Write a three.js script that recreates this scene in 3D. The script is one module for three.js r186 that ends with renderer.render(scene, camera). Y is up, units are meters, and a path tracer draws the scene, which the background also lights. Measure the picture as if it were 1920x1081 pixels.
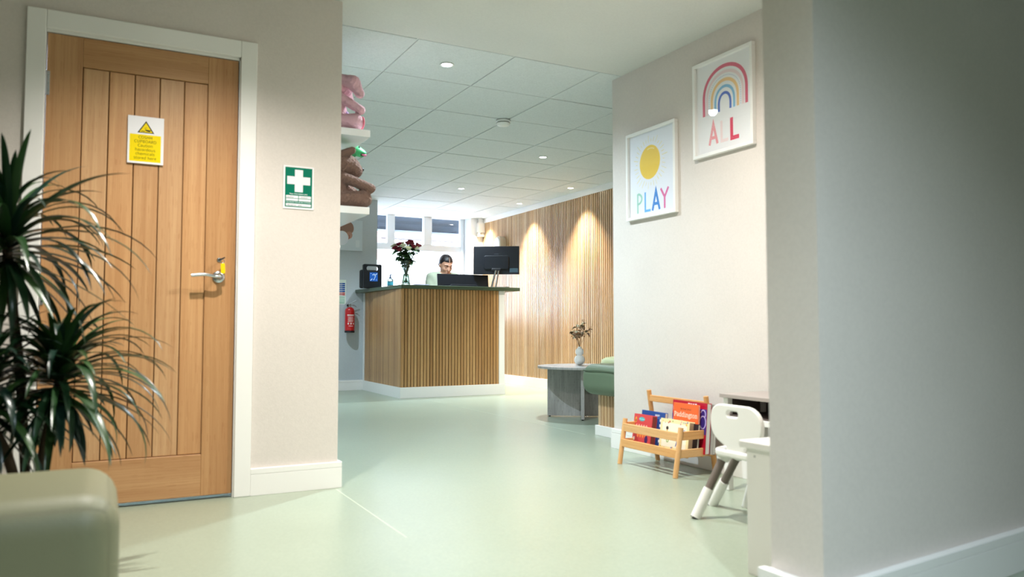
import * as THREE from 'three';
import { RoundedBoxGeometry } from 'three/addons/geometries/RoundedBoxGeometry.js';
import { mergeGeometries } from 'three/addons/utils/BufferGeometryUtils.js';

// ---------------------------------------------------------------- camera, sky, exposure
const scene = new THREE.Scene();
const camera = new THREE.PerspectiveCamera(THREE.MathUtils.radToDeg(2 * Math.atan(540.5 / 1458.05)), 1920 / 1081, 0.05, 200);
camera.position.set(0, 0.7555, 0);
camera.rotation.order = 'YXZ';
camera.rotation.set(0.05085, -0.48572, 0);
camera.focus = 8.0;
camera.userData.fStop = 2.6;
scene.add(camera);
const renderer = new THREE.WebGLRenderer({ antialias: true });
renderer.toneMapping = THREE.LinearToneMapping;
renderer.toneMappingExposure = 1.34;
renderer.shadowMap.enabled = true;
// overcast daylight outside the shop window
scene.background = new THREE.Color().setRGB(12.0, 14.6, 18.5);

const CEIL = 2.356;
const WARM = new THREE.Color().setRGB(1.0, 0.91, 0.78);
const NEUTRAL = new THREE.Color().setRGB(1.0, 0.95, 0.88);
const COOL = new THREE.Color().setRGB(0.81, 0.97, 1.08);
// every recessed downlight of the place: x, z, intensity, cone half angle, colour, ceiling height
const LAMPS = [
  [1.822, -4.30, 14, 1.35, COOL, 'bright recessed downlight nearest the front plaster ceiling'],
  [3.624, -6.244, 13, 1.1, COOL, 'recessed downlight in ceiling tiles beyond the smoke detector'],
  [3.621, -8.106, 13, 1.15, COOL, 'recessed downlight above the front of the reception desk'],
  [4.713, -7.491, 19, 0.78, WARM, 'recessed downlight grazing the slatted wall, nearest the picture wall'],
  [4.721, -8.736, 19, 0.78, WARM, 'recessed downlight grazing the slatted wall, middle of the row'],
  [4.758, -10.012, 16, 0.85, WARM, 'recessed downlight in the far corner above the emergency light'],
  [1.822, -8.106, 10, 1.15, COOL, 'recessed downlight in corridor tiles before the extinguisher wall'],
  [0.35, -2.80, 13, 1.15, NEUTRAL, 'recessed downlight in plaster ceiling in front of the oak door'],
  [1.85, -2.60, 13, 1.38, NEUTRAL, 'recessed downlight in plaster ceiling before the picture wall'],
  [0.8, 0.1, 24, 1.25, COOL, 'recessed downlight in plaster ceiling behind the partition wall'],
];

// ---------------------------------------------------------------- helpers
let seed = 7;
const rnd = () => { seed = (seed * 1664525 + 1013904223) >>> 0; return seed / 4294967296; };
const rr = (a, b) => a + (b - a) * rnd();
const V3 = (x, y, z) => new THREE.Vector3(x, y, z);
const used = new Map();
function numbered(n) { const k = used.get(n) || 0; used.set(n, k + 1); return k ? n + '_' + String(k).padStart(3, '0') : n; }
function obj(name, g, m, parent = scene) {
  const geo = Array.isArray(g) ? merge(g) : g;
  const o = new THREE.Mesh(geo, m);
  o.name = parent === scene ? numbered(name) : name;
  o.castShadow = o.receiveShadow = true;
  parent.add(o);
  return o;
}
function tag(o, label, category, group) { o.userData.label = label; o.userData.category = category; if (group) o.userData.group = group; return o; }
function thing(name, label, category, [x, y, z] = [0, 0, 0], turn = 0, group) {
  const o = new THREE.Group(); o.name = numbered(name); scene.add(o);
  o.position.set(x, y, z); o.rotation.y = turn;
  return tag(o, label, category, group);
}
function struct(name, g, m, label, category = 'wall') {
  const o = g ? obj(name, g, m) : new THREE.Group();
  if (!g) { o.name = numbered(name); scene.add(o); }
  o.userData.kind = 'structure';
  if (label) { o.userData.label = label; o.userData.category = category; }
  return o;
}
function merge(gs) {
  const out = gs.map((g) => { const q = g.index ? g.toNonIndexed() : g; for (const k of Object.keys(q.attributes)) if (!['position', 'normal', 'uv'].includes(k)) q.deleteAttribute(k);
    if (!q.attributes.uv) q.setAttribute('uv', new THREE.BufferAttribute(new Float32Array(q.attributes.position.count * 2), 2)); return q; });
  return mergeGeometries(out, false);
}
// texture coordinates in metres, chosen by the way each face points; ox, oy shift the pattern
function metreUV(g, ox = 0, oy = 0, swap = false) {
  const p = g.attributes.position, n = g.attributes.normal, uv = new Float32Array(p.count * 2);
  for (let i = 0; i < p.count; i++) {
    const ax = Math.abs(n.getX(i)), ay = Math.abs(n.getY(i)), az = Math.abs(n.getZ(i));
    let u, v;
    if (ay > ax && ay > az) { u = p.getX(i); v = p.getZ(i); } else if (ax > az) { u = p.getZ(i); v = p.getY(i); } else { u = p.getX(i); v = p.getY(i); }
    if (swap) [u, v] = [v, u];
    uv[i * 2] = u + ox; uv[i * 2 + 1] = v + oy;
  }
  g.setAttribute('uv', new THREE.BufferAttribute(uv, 2));
  return g;
}
const box = (w, h, d, x = 0, y = 0, z = 0) => metreUV(new THREE.BoxGeometry(w, h, d).translate(x, y, z));
// box from corner to corner
const bb = (x0, y0, z0, x1, y1, z1) => box(x1 - x0, y1 - y0, z1 - z0, (x0 + x1) / 2, (y0 + y1) / 2, (z0 + z1) / 2);
function rbox(w, h, d, r = 0.003, s = 1, x = 0, y = 0, z = 0) { return metreUV(new RoundedBoxGeometry(w, h, d, s, Math.min(r, w / 2.01, h / 2.01, d / 2.01)).translate(x, y, z)); }
const rbb = (x0, y0, z0, x1, y1, z1, r = 0.003, s = 1) => rbox(x1 - x0, y1 - y0, z1 - z0, r, s, (x0 + x1) / 2, (y0 + y1) / 2, (z0 + z1) / 2);
const lathe = (pts, seg = 32) => new THREE.LatheGeometry(pts.map(([r, y]) => new THREE.Vector2(r, y)), seg);
function rod(a, b, r0, r1 = r0, seg = 14) {
  const A = V3(...a), B = V3(...b), d = B.clone().sub(A), L = d.length();
  const g = new THREE.CylinderGeometry(r1, r0, L, seg, 1);
  g.applyQuaternion(new THREE.Quaternion().setFromUnitVectors(V3(0, 1, 0), d.normalize())).translate((A.x + B.x) / 2, (A.y + B.y) / 2, (A.z + B.z) / 2);
  return g;
}
const tube = (pts, r, seg = 24, rs = 8, closed = false) => new THREE.TubeGeometry(new THREE.CatmullRomCurve3(pts.map((p) => V3(...p)), closed), seg, r, rs, closed);
// upright prism over a floor plan [[x, z], ...]
function prism(pts, y0, y1, bevel = 0) {
  const s = new THREE.Shape(pts.map(([x, z]) => new THREE.Vector2(x, -z)));
  const g = new THREE.ExtrudeGeometry(s, { depth: y1 - y0 - 2 * bevel, bevelEnabled: bevel > 0, bevelSize: bevel, bevelThickness: bevel, bevelOffset: -bevel, bevelSegments: 2, steps: 1, curveSegments: 24 });
  g.rotateX(-Math.PI / 2).translate(0, y0 + bevel, 0);
  return metreUV(g);
}
function plate(shape, depth, bevel = 0.002, seg = 24) {
  const g = new THREE.ExtrudeGeometry(shape, { depth: depth - 2 * bevel, bevelEnabled: bevel > 0, bevelSize: bevel, bevelThickness: bevel, bevelOffset: -bevel, bevelSegments: 3, curveSegments: seg });
  return g.translate(0, 0, -depth / 2 + bevel);
}
function roundRect(w, h, r, x = 0, y = 0, path = new THREE.Shape()) {
  const a = x - w / 2, b = y - h / 2;
  path.moveTo(a + r, b); path.lineTo(a + w - r, b); path.absarc(a + w - r, b + r, r, -Math.PI / 2, 0); path.lineTo(a + w, b + h - r); path.absarc(a + w - r, b + h - r, r, 0, Math.PI / 2);
  path.lineTo(a + r, b + h); path.absarc(a + r, b + h - r, r, Math.PI / 2, Math.PI); path.lineTo(a, b + r); path.absarc(a + r, b + r, r, Math.PI, Math.PI * 1.5);
  return path;
}
// naive surface nets over a signed distance field
function nets(f, lo, hi, cell) {
  const n = [0, 1, 2].map((i) => Math.ceil((hi[i] - lo[i]) / cell) + 1), [nx, ny, nz] = n;
  const val = new Float32Array(nx * ny * nz), at = (i, j, k) => i + nx * (j + ny * k);
  for (let k = 0; k < nz; k++) for (let j = 0; j < ny; j++) for (let i = 0; i < nx; i++) val[at(i, j, k)] = f(lo[0] + i * cell, lo[1] + j * cell, lo[2] + k * cell);
  const id = new Int32Array(nx * ny * nz).fill(-1), pos = [], nor = [], idx = [];
  const C = [[0, 0, 0], [1, 0, 0], [0, 1, 0], [1, 1, 0], [0, 0, 1], [1, 0, 1], [0, 1, 1], [1, 1, 1]], E = [[0, 1], [2, 3], [4, 5], [6, 7], [0, 2], [1, 3], [4, 6], [5, 7], [0, 4], [1, 5], [2, 6], [3, 7]];
  const e = cell * 0.5;
  for (let k = 0; k < nz - 1; k++) for (let j = 0; j < ny - 1; j++) for (let i = 0; i < nx - 1; i++) {
    const v = C.map(([a, b, c]) => val[at(i + a, j + b, k + c)]);
    let neg = 0; for (const q of v) if (q < 0) neg++;
    if (neg === 0 || neg === 8) continue;
    let x = 0, y = 0, z = 0, m = 0;
    for (const [a, b] of E) if ((v[a] < 0) !== (v[b] < 0)) { const t = v[a] / (v[a] - v[b]); x += C[a][0] + t * (C[b][0] - C[a][0]); y += C[a][1] + t * (C[b][1] - C[a][1]); z += C[a][2] + t * (C[b][2] - C[a][2]); m++; }
    x = lo[0] + (i + x / m) * cell; y = lo[1] + (j + y / m) * cell; z = lo[2] + (k + z / m) * cell;
    id[at(i, j, k)] = pos.length / 3; pos.push(x, y, z);
    const g = V3(f(x + e, y, z) - f(x - e, y, z), f(x, y + e, z) - f(x, y - e, z), f(x, y, z + e) - f(x, y, z - e)).normalize();
    nor.push(g.x, g.y, g.z);
  }
  const quad = (a, b, c, d, flip) => { if (a < 0 || b < 0 || c < 0 || d < 0) return; if (flip) idx.push(a, c, b, a, d, c); else idx.push(a, b, c, a, c, d); };
  for (let k = 1; k < nz - 1; k++) for (let j = 1; j < ny - 1; j++) for (let i = 1; i < nx - 1; i++) {
    const s = val[at(i, j, k)] < 0;
    if (s !== val[at(i + 1, j, k)] < 0) quad(id[at(i, j - 1, k - 1)], id[at(i, j, k - 1)], id[at(i, j, k)], id[at(i, j - 1, k)], !s);
    if (s !== val[at(i, j + 1, k)] < 0) quad(id[at(i - 1, j, k - 1)], id[at(i - 1, j, k)], id[at(i, j, k)], id[at(i, j, k - 1)], !s);
    if (s !== val[at(i, j, k + 1)] < 0) quad(id[at(i - 1, j - 1, k)], id[at(i, j - 1, k)], id[at(i, j, k)], id[at(i - 1, j, k)], !s);
  }
  const g = new THREE.BufferGeometry();
  g.setAttribute('position', new THREE.Float32BufferAttribute(pos, 3)); g.setAttribute('normal', new THREE.Float32BufferAttribute(nor, 3)); g.setIndex(idx);
  return metreUV(g);
}
const smin = (a, b, k) => { const h = Math.max(k - Math.abs(a - b), 0) / k; return Math.min(a, b) - h * h * k * 0.25; };
const smax = (a, b, k) => -smin(-a, -b, k);
const ell = (x, y, z, c, r) => { const dx = (x - c[0]) / r[0], dy = (y - c[1]) / r[1], dz = (z - c[2]) / r[2]; const q = Math.hypot(dx, dy, dz); return (q - 1) * Math.min(r[0], r[1], r[2]); };
const cap = (x, y, z, a, b, ra, rb = ra) => { const bx = b[0] - a[0], by = b[1] - a[1], bz = b[2] - a[2], px = x - a[0], py = y - a[1], pz = z - a[2]; const t = Math.min(1, Math.max(0, (px * bx + py * by + pz * bz) / (bx * bx + by * by + bz * bz))); return Math.hypot(px - bx * t, py - by * t, pz - bz * t) - (ra + (rb - ra) * t); };
const rboxd = (x, y, z, c, h, r) => { const a = Math.abs(x - c[0]) - h[0] + r, b = Math.abs(y - c[1]) - h[1] + r, d = Math.abs(z - c[2]) - h[2] + r; return Math.hypot(Math.max(a, 0), Math.max(b, 0), Math.max(d, 0)) + Math.min(Math.max(a, b, d), 0) - r; };

// ---------------------------------------------------------------- textures
const hash = (i, j, s) => { let h = Math.imul(i, 374761393) ^ Math.imul(j, 668265263) ^ Math.imul(s, 2147483647 ^ 91); h = Math.imul(h ^ (h >>> 13), 1274126177); return ((h ^ (h >>> 16)) >>> 0) / 4294967296; };
function vnoise(x, y, px, py, s) {
  const xi = Math.floor(x), yi = Math.floor(y), fx = x - xi, fy = y - yi, m = (a, b) => ((a % b) + b) % b;
  const u = fx * fx * (3 - 2 * fx), v = fy * fy * (3 - 2 * fy), h = (a, b) => hash(m(a, px), m(b, py), s);
  return (h(xi, yi) * (1 - u) + h(xi + 1, yi) * u) * (1 - v) + (h(xi, yi + 1) * (1 - u) + h(xi + 1, yi + 1) * u) * v;
}
function tex(w, h, mx, my, fn, srgb = true) {
  const d = new Uint8Array(w * h * 4);
  for (let j = 0; j < h; j++) for (let i = 0; i < w; i++) { const c = fn(i / w, j / h); const o = (j * w + i) * 4; for (let q = 0; q < 3; q++) d[o + q] = Math.max(0, Math.min(255, c[q])); d[o + 3] = 255; }
  const t = new THREE.DataTexture(d, w, h); t.magFilter = THREE.LinearFilter; t.minFilter = THREE.LinearMipmapLinearFilter; t.generateMipmaps = true;
  t.wrapS = t.wrapT = THREE.RepeatWrapping; t.repeat.set(1 / mx, 1 / my); if (srgb) t.colorSpace = THREE.SRGBColorSpace; t.needsUpdate = true;
  return t;
}
// grain runs along v
function woodTex(w, h, mx, my, base, dark, amt, s, flame = 0.5) {
  return tex(w, h, mx, my, (u, v) => {
    const warp = vnoise(u * 3, v * 2, 3, 2, s) * flame;
    const a = vnoise((u + warp * 0.12) * 26, v * 3, 26, 3, s + 1), b = vnoise(u * 130, v * 10, 130, 10, s + 2), c = vnoise(u * 5, v * 2, 5, 2, s + 3), p = vnoise(u * 220, v * 40, 220, 40, s + 4);
    const t = Math.min(1, Math.max(0, amt * (0.45 * a + 0.4 * b + 0.35 * c + (p > 0.8 ? 0.3 : 0) - 0.1)));
    return base.map((q, i) => q * (1 - t) + dark[i] * t);
  });
}
const oakTex = woodTex(512, 1024, 0.5, 2.0, [212, 172, 128], [176, 128, 86], 0.8, 11);
const slatTex = woodTex(512, 1024, 0.6, 2.4, [222, 194, 158], [172, 136, 100], 0.9, 31);
const pineTex = woodTex(256, 512, 0.25, 0.6, [236, 192, 138], [206, 150, 92], 0.8, 51);
const greyWoodTex = woodTex(512, 512, 0.6, 0.9, [196, 194, 192], [140, 137, 134], 0.9, 71);
const floorTex = tex(1024, 1024, 1.6, 1.6, (u, v) => {
  const a = vnoise(u * 6, v * 6, 6, 6, 91), b = vnoise(u * 240, v * 240, 240, 240, 92), c = vnoise(u * 500, v * 500, 500, 500, 93);
  const t = (a - 0.5) * 4 + (b - 0.5) * 9 + (c > 0.93 ? 10 : c < 0.06 ? -9 : 0);
  return [152 + t, 163 + t, 144 + t * 0.9];
});
const grainTex = tex(512, 512, 0.35, 0.35, (u, v) => { const a = vnoise(u * 90, v * 90, 90, 90, 101), b = vnoise(u * 240, v * 240, 240, 240, 102); const q = 255 * (0.5 * a + 0.5 * b); return [q, q, q]; }, false);
const leatherTex = tex(512, 512, 0.12, 0.12, (u, v) => { const a = vnoise(u * 60, v * 60, 60, 60, 111), b = vnoise(u * 130, v * 130, 130, 130, 112); const q = 255 * (0.6 * a + 0.4 * b); return [q, q, q]; }, false);
const furTex = tex(512, 512, 0.08, 0.08, (u, v) => { const a = vnoise(u * 30, v * 60, 30, 60, 121), b = vnoise(u * 90, v * 180, 90, 180, 122); const q = 255 * (0.5 * a + 0.5 * b); return [q, q, q]; }, false);
const tileTex = tex(512, 512, 0.6, 0.6, (u, v) => { const a = vnoise(u * 150, v * 150, 150, 150, 131); const q = a > 0.82 ? 226 : 238 + 8 * vnoise(u * 60, v * 60, 60, 60, 132); return [q, q, q]; });
const paintTex = tex(512, 512, 1.1, 1.1, (u, v) => { const a = vnoise(u * 5, v * 5, 5, 5, 141), b = vnoise(u * 180, v * 180, 180, 180, 142); const q = 244 + (a - 0.5) * 5 + (b - 0.5) * 6; return [q, q, q]; });
function canvasTex(w, h, draw) {
  const c = document.createElement('canvas'); c.width = w; c.height = h;
  const g = c.getContext('2d'); draw(g, w, h);
  const t = new THREE.CanvasTexture(c); t.colorSpace = THREE.SRGBColorSpace; t.anisotropy = 8; return t;
}

// ---------------------------------------------------------------- materials
const std = (color, roughness = 0.6, extra = {}) => new THREE.MeshStandardMaterial({ color, roughness, ...extra });
const phy = (color, roughness, extra = {}) => new THREE.MeshPhysicalMaterial({ color, roughness, ...extra });
const M = {
  paint: std(0xe2d9d2, 0.75, { map: paintTex, bumpMap: grainTex, bumpScale: 0.0003 }),
  paintCool: std(0xc9d1d6, 0.75, { map: paintTex, bumpMap: grainTex, bumpScale: 0.0003 }),
  white: std(0xf1efec, 0.35),
  plaster: std(0xe2e2dd, 0.8, { map: paintTex }),
  tile: std(0xe6ebea, 0.85, { map: tileTex }),
  grid: std(0xd9dad8, 0.6),
  floor: phy(0xffffff, 0.36, { map: floorTex, clearcoat: 0.35, clearcoatRoughness: 0.28 }),
  weld: std(0xbfc7b4, 0.4),
  dark: std(0x0b0a09, 0.9),
  felt: std(0x241a12, 0.95),
  chrome: std(0xc9ccd0, 0.22, { metalness: 1 }),
  steel: std(0xb9bcc0, 0.4, { metalness: 1 }),
  blackPlastic: std(0x14161c, 0.32),
  blackSoft: std(0x121318, 0.5),
  whitePlastic: std(0xefeeea, 0.4),
  pvc: std(0xe9ecef, 0.35),
  green: phy(0x61725b, 0.45, { bumpMap: leatherTex, bumpScale: 0.0004, sheen: 0.15, sheenRoughness: 0.5 }),
  olive: phy(0x7a785c, 0.5, { bumpMap: leatherTex, bumpScale: 0.0004 }),
  deskGreen: std(0x4d5b47, 0.35),
  grey: std(0x8f8680, 0.45, { map: greyWoodTex }),
  deskGrey: std(0xa59a94, 0.45),
  greyWood: std(0xffffff, 0.5, { map: greyWoodTex }),
  pale: std(0xcfd2d2, 0.4),
  legBrown: std(0x6e635b, 0.5),
  glass: phy(0xffffff, 0.02, { transmission: 1, thickness: 0, ior: 1.45 }),
  crystal: phy(0xf2fbfa, 0.03, { transmission: 1, thickness: 0.01, ior: 1.5 }),
  water: phy(0xe8f4ee, 0.02, { transmission: 1, thickness: 0.05, ior: 1.33, attenuationColor: new THREE.Color(0x9fc4a8), attenuationDistance: 0.1 }),
  film: phy(0xffffff, 1, { transmission: 0.7, thickness: 0 }),
};
const oak = [0xffffff, 0xf4ece2, 0xfff6ea, 0xeee2d2].map((c) => std(c, 0.42, { map: oakTex, bumpMap: oakTex, bumpScale: 0.0003 }));
const slatMats = [0xffffff, 0xefe4d6, 0xfff4e4, 0xe2d3c0, 0xf6ead8].map((c) => phy(c, 0.36, { map: slatTex, clearcoat: 0.4, clearcoatRoughness: 0.3 }));
const deskSlats = [0xecd6b4, 0xdfc6a2, 0xf2dcba, 0xd2b892, 0xe6cfac].map((c) => phy(c, 0.36, { map: slatTex, clearcoat: 0.4, clearcoatRoughness: 0.3 }));
const pine = [0xffffff, 0xf6ead8, 0xfff4e2].map((c) => std(c, 0.45, { map: pineTex }));

// ---------------------------------------------------------------- structure
const floor = struct('floor', bb(-2.6, -0.08, -10.62, 5.2, 0, 2.6), M.floor, 'pale sage green speckled vinyl floor', 'floor');
for (const [x, z0, z1] of [[0.995, -3.66, -2.7], [3.07, -7.94, -4.70]]) obj('weld_seam', bb(x - 0.0025, -0.001, z0, x + 0.0025, 0.0006, z1), M.weld, floor);

// plaster ceiling in front, suspended tiles behind
const ceil = struct('ceiling', bb(-2.6, CEIL, -3.985, 5.2, CEIL + 0.12, 2.6), M.plaster, 'smooth white plaster ceiling ahead of the tiles', 'ceiling');
const susp = struct('ceiling', bb(0.7, CEIL + 0.006, -10.62, 5.2, CEIL + 0.12, -3.985), M.grid, 'suspended ceiling of white mineral tiles in a grid', 'ceiling');
const gx = [1.012, 1.52, 2.125, 2.73, 3.335, 3.94, 4.545, 4.96], gz = [-3.99, -4.615, -5.25, -5.885, -6.52, -7.155, -7.79, -8.43, -9.065, -9.7, -10.37];
for (let i = 0; i + 1 < gx.length; i++) for (let j = 0; j + 1 < gz.length; j++) {
  let x0 = gx[i] + 0.006, x1 = gx[i + 1] - 0.006, z1 = gz[j] - 0.006, z0 = gz[j + 1] + 0.006;
  if (z1 < -9.36 && x1 < 3.1) continue;
  if (z1 > -4.2 && x0 > 2.9) continue;
  const dy = rr(-0.0012, 0.0012);
  obj('tile', bb(x0, CEIL + dy, z0, x1, CEIL + 0.008, z1), M.tile, susp);
}

const ZD = -3.7;                                                     // front of the door wall
// door wall, with the opening of the cupboard door
const OX0 = -0.245, OX1 = 0.556, OY = 2.005;
struct('wall_left', [bb(-2.6, 0, ZD - 0.13, OX0, CEIL, ZD), bb(OX1, 0, ZD - 0.13, 1.012, CEIL, ZD), bb(OX0, OY, ZD - 0.13, OX1, CEIL, ZD)], M.paint, 'warm beige wall around the oak cupboard door');
struct('wall_corridor', bb(0.88, 0, -9.5, 1.012, CEIL, ZD - 0.13), M.paintCool, 'pale corridor wall carrying the toy shelves');
struct('wall_cupboard', [bb(-0.5, 0, -4.75, 0.86, CEIL, -4.65), bb(-0.5, 0, -4.65, -0.4, CEIL, ZD - 0.13)], M.dark, 'dark back of the cupboard behind the oak door');
struct('wall_back', bb(0.88, 0, -9.5, 3.03, CEIL, -9.35), M.paintCool, 'pale grey wall behind the extinguisher');
struct('wall_return', bb(2.93, 0, -10.62, 3.03, CEIL + 0.1, -9.5), M.paintCool, 'short pale wall returning to the window');
// picture wall and the block behind the bench
struct('wall_picture', bb(2.894, 0, -4.09, 3.06, CEIL, -1.6), M.paint, 'off-white wall carrying two framed nursery prints');
struct('wall_bench', bb(3.06, 0, -4.28, 5.2, CEIL, -4.09), M.paint, 'pale wall behind the green bench');
// partition stub, slightly out of square
const dirX = (x) => -1.366 - 0.1 * (x - 1.59);
struct('wall_partition', prism([[1.59, dirX(1.59)], [5.2, dirX(5.2)], [5.2, dirX(5.2) - 0.17], [1.59, -1.535]], 0, CEIL), M.paint, 'white partition wall ending in the foreground');
struct('wall_opening', bb(-2.6, 0, -1.535, -0.75, CEIL, -1.37), M.paint, 'partition wall left of the opening');
struct('wall_west', bb(-2.7, 0, -3.83, -2.6, CEIL, 2.6), M.paint, 'side wall of the hall');
struct('wall_rear', bb(-2.7, 0, 2.6, 5.2, CEIL, 2.7), M.paint, 'wall behind the camera');
const east = struct('wall_east', bb(5.1, 0, -4.09, 5.2, CEIL, 2.6), M.paint, 'far side wall of the hall');

// slatted wall on the right
const XS = 4.93;
const slatWall = struct('wall_right', bb(XS + 0.009, 0, -10.62, 5.2, CEIL + 0.1, -4.28), M.felt, 'oak slatted feature wall beside the reception desk');
{
  const P = 0.0385, g = [0, 1, 2, 3, 4].map((i) => rbox(0.009, 2.287 - 0.12, 0.0265, 0.0015, 1, 0, 0, 0).clone());
  g.forEach((q, i) => metreUV(q, i * 0.117, i * 0.31));
  let k = 0;
  for (let z = -10.33; z < -4.32; z += P) { const s = obj('slat', g[Math.floor(rnd() * 5)], slatMats[Math.floor(rnd() * 5)], slatWall); s.position.set(XS + 0.0045, (2.287 + 0.12) / 2, z); k++; }
}
struct('trim_1', rbb(XS - 0.012, 2.287, -10.36, XS + 0.009, CEIL, -4.28, 0.002), M.white, 'white head trim above the slatted wall', 'trim');
const skirt = (name, parts, label) => struct(name, parts, M.white, label, 'baseboard');
const sk = (x0, z0, x1, z1) => [rbb(x0, 0, z0, x1, 0.095, z1, 0.0015), rbb(x0 + (x1 - x0 > 0.05 ? 0 : 0), 0.0955, z0, x1, 0.122, z1, 0.003, 2)];
skirt('baseboard_right', [rbb(XS - 0.012, 0, -10.36, XS + 0.009, 0.12, -4.28, 0.002)], 'white baseboard below the slatted wall');
skirt('baseboard_left', [...sk(0.612, ZD, 1.03, ZD + 0.017), ...sk(1.012, -9.334, 1.03, ZD), ...sk(-2.6, ZD, -0.3, ZD + 0.017)], 'white grooved baseboard beside the oak door');
skirt('baseboard_back', sk(1.03, -9.35, 2.86, -9.334), 'white baseboard under the extinguisher');
skirt('baseboard_picture', [...sk(2.877, -4.09, 2.894, -1.6), ...sk(2.877, -4.107, 3.06, -4.09)], 'white grooved baseboard under the framed prints');
{
  const t = 0.03, a = [];
  for (const [y0, y1, th] of [[0, 0.095, 0.03], [0.0955, 0.122, 0.03]]) a.push(prism([[1.59 - th, dirX(1.59) + th], [5.1, dirX(5.1) + th], [5.1, dirX(5.1)], [1.59, dirX(1.59)], [1.59, -1.535], [1.585, -1.555], [1.59 - th, -1.555]], y0, y1, 0.0015));
  skirt('baseboard_partition', a, 'white grooved baseboard round the foreground partition');
}
// window wall
const ZW = -10.45;
struct('wall_window', [bb(2.93, 0, ZW - 0.17, 5.2, 0.85, ZW), bb(4.735, 0.85, ZW - 0.17, 5.2, CEIL + 0.1, ZW + 0.19), bb(3.0, 2.42, ZW - 0.17, 4.75, 2.62, ZW)], M.pvc, 'white wall and pier around the shop window');
const win = struct('window_1', null, null, 'white framed shop window with frosted lower panes', 'window');
{
  const z0 = ZW - 0.10, z1 = ZW - 0.03, fr = (n, a, b, c, d, dz = 0) => obj(n, rbb(a, b, z0 - dz, c, d, z1 + dz, 0.004, 2), M.pvc, win);
  fr('window_frame', 3.03, 0.85, 3.09, 2.42); fr('window_frame', 4.672, 0.85, 4.735, 2.42); fr('window_frame', 3.09, 0.85, 4.672, 0.91); fr('window_frame', 3.09, 2.36, 4.672, 2.42);
  fr('transom', 3.09, 1.865, 4.672, 1.955);
  fr('mullion', 3.545, 1.955, 3.655, 2.36); fr('mullion', 4.095, 1.955, 4.215, 2.36, 0.008);
  const zp = (z0 + z1) / 2, pane = (a, b, c, d) => obj('pane', bb(a, b, zp - 0.003, c, d, zp + 0.003), M.glass, win);
  pane(3.085, 1.95, 3.55, 2.365); pane(3.65, 1.95, 4.1, 2.365); pane(4.21, 1.95, 4.677, 2.365); pane(3.085, 0.905, 4.677, 1.87);
  // frosted film with a thin line drawing printed on it
  const t = canvasTex(1024, 512, (g, w, h) => {
    g.fillStyle = '#ffffff'; g.fillRect(0, 0, w, h); g.strokeStyle = '#b9a9ac'; g.lineWidth = 3; g.lineCap = 'round';
    const S = (f) => { g.beginPath(); f(); g.stroke(); };
    S(() => { g.arc(330, 330, 150, Math.PI * 0.95, Math.PI * 1.95); });
    S(() => { g.moveTo(300, 260); g.bezierCurveTo(340, 200, 430, 190, 470, 260); g.bezierCurveTo(500, 300, 440, 320, 450, 360); g.bezierCurveTo(430, 390, 380, 400, 360, 430); });
    S(() => { g.arc(360, 330, 34, 0, Math.PI * 1.6); }); S(() => { g.moveTo(470, 250); g.bezierCurveTo(560, 260, 600, 340, 590, 440); });
    g.fillStyle = '#efc3cb'; g.beginPath(); g.ellipse(300, 370, 26, 50, 0.3, 0, 7); g.fill();
    g.fillStyle = '#8b8f98'; g.font = 'bold 22px sans-serif'; g.fillText('ww', 120, 60);
  });
  const filmMat = phy(0xffffff, 1, { transmission: 0.75, thickness: 0, map: t });
  obj('frosted_film', new THREE.PlaneGeometry(1.59, 0.805).translate(3.882, 1.31, zp + 0.006), filmMat, win);
  obj('window_sill', rbb(3.03, 0.83, ZW - 0.02, 4.735, 0.86, ZW + 0.14, 0.006, 2), M.pvc, win);
}
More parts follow.
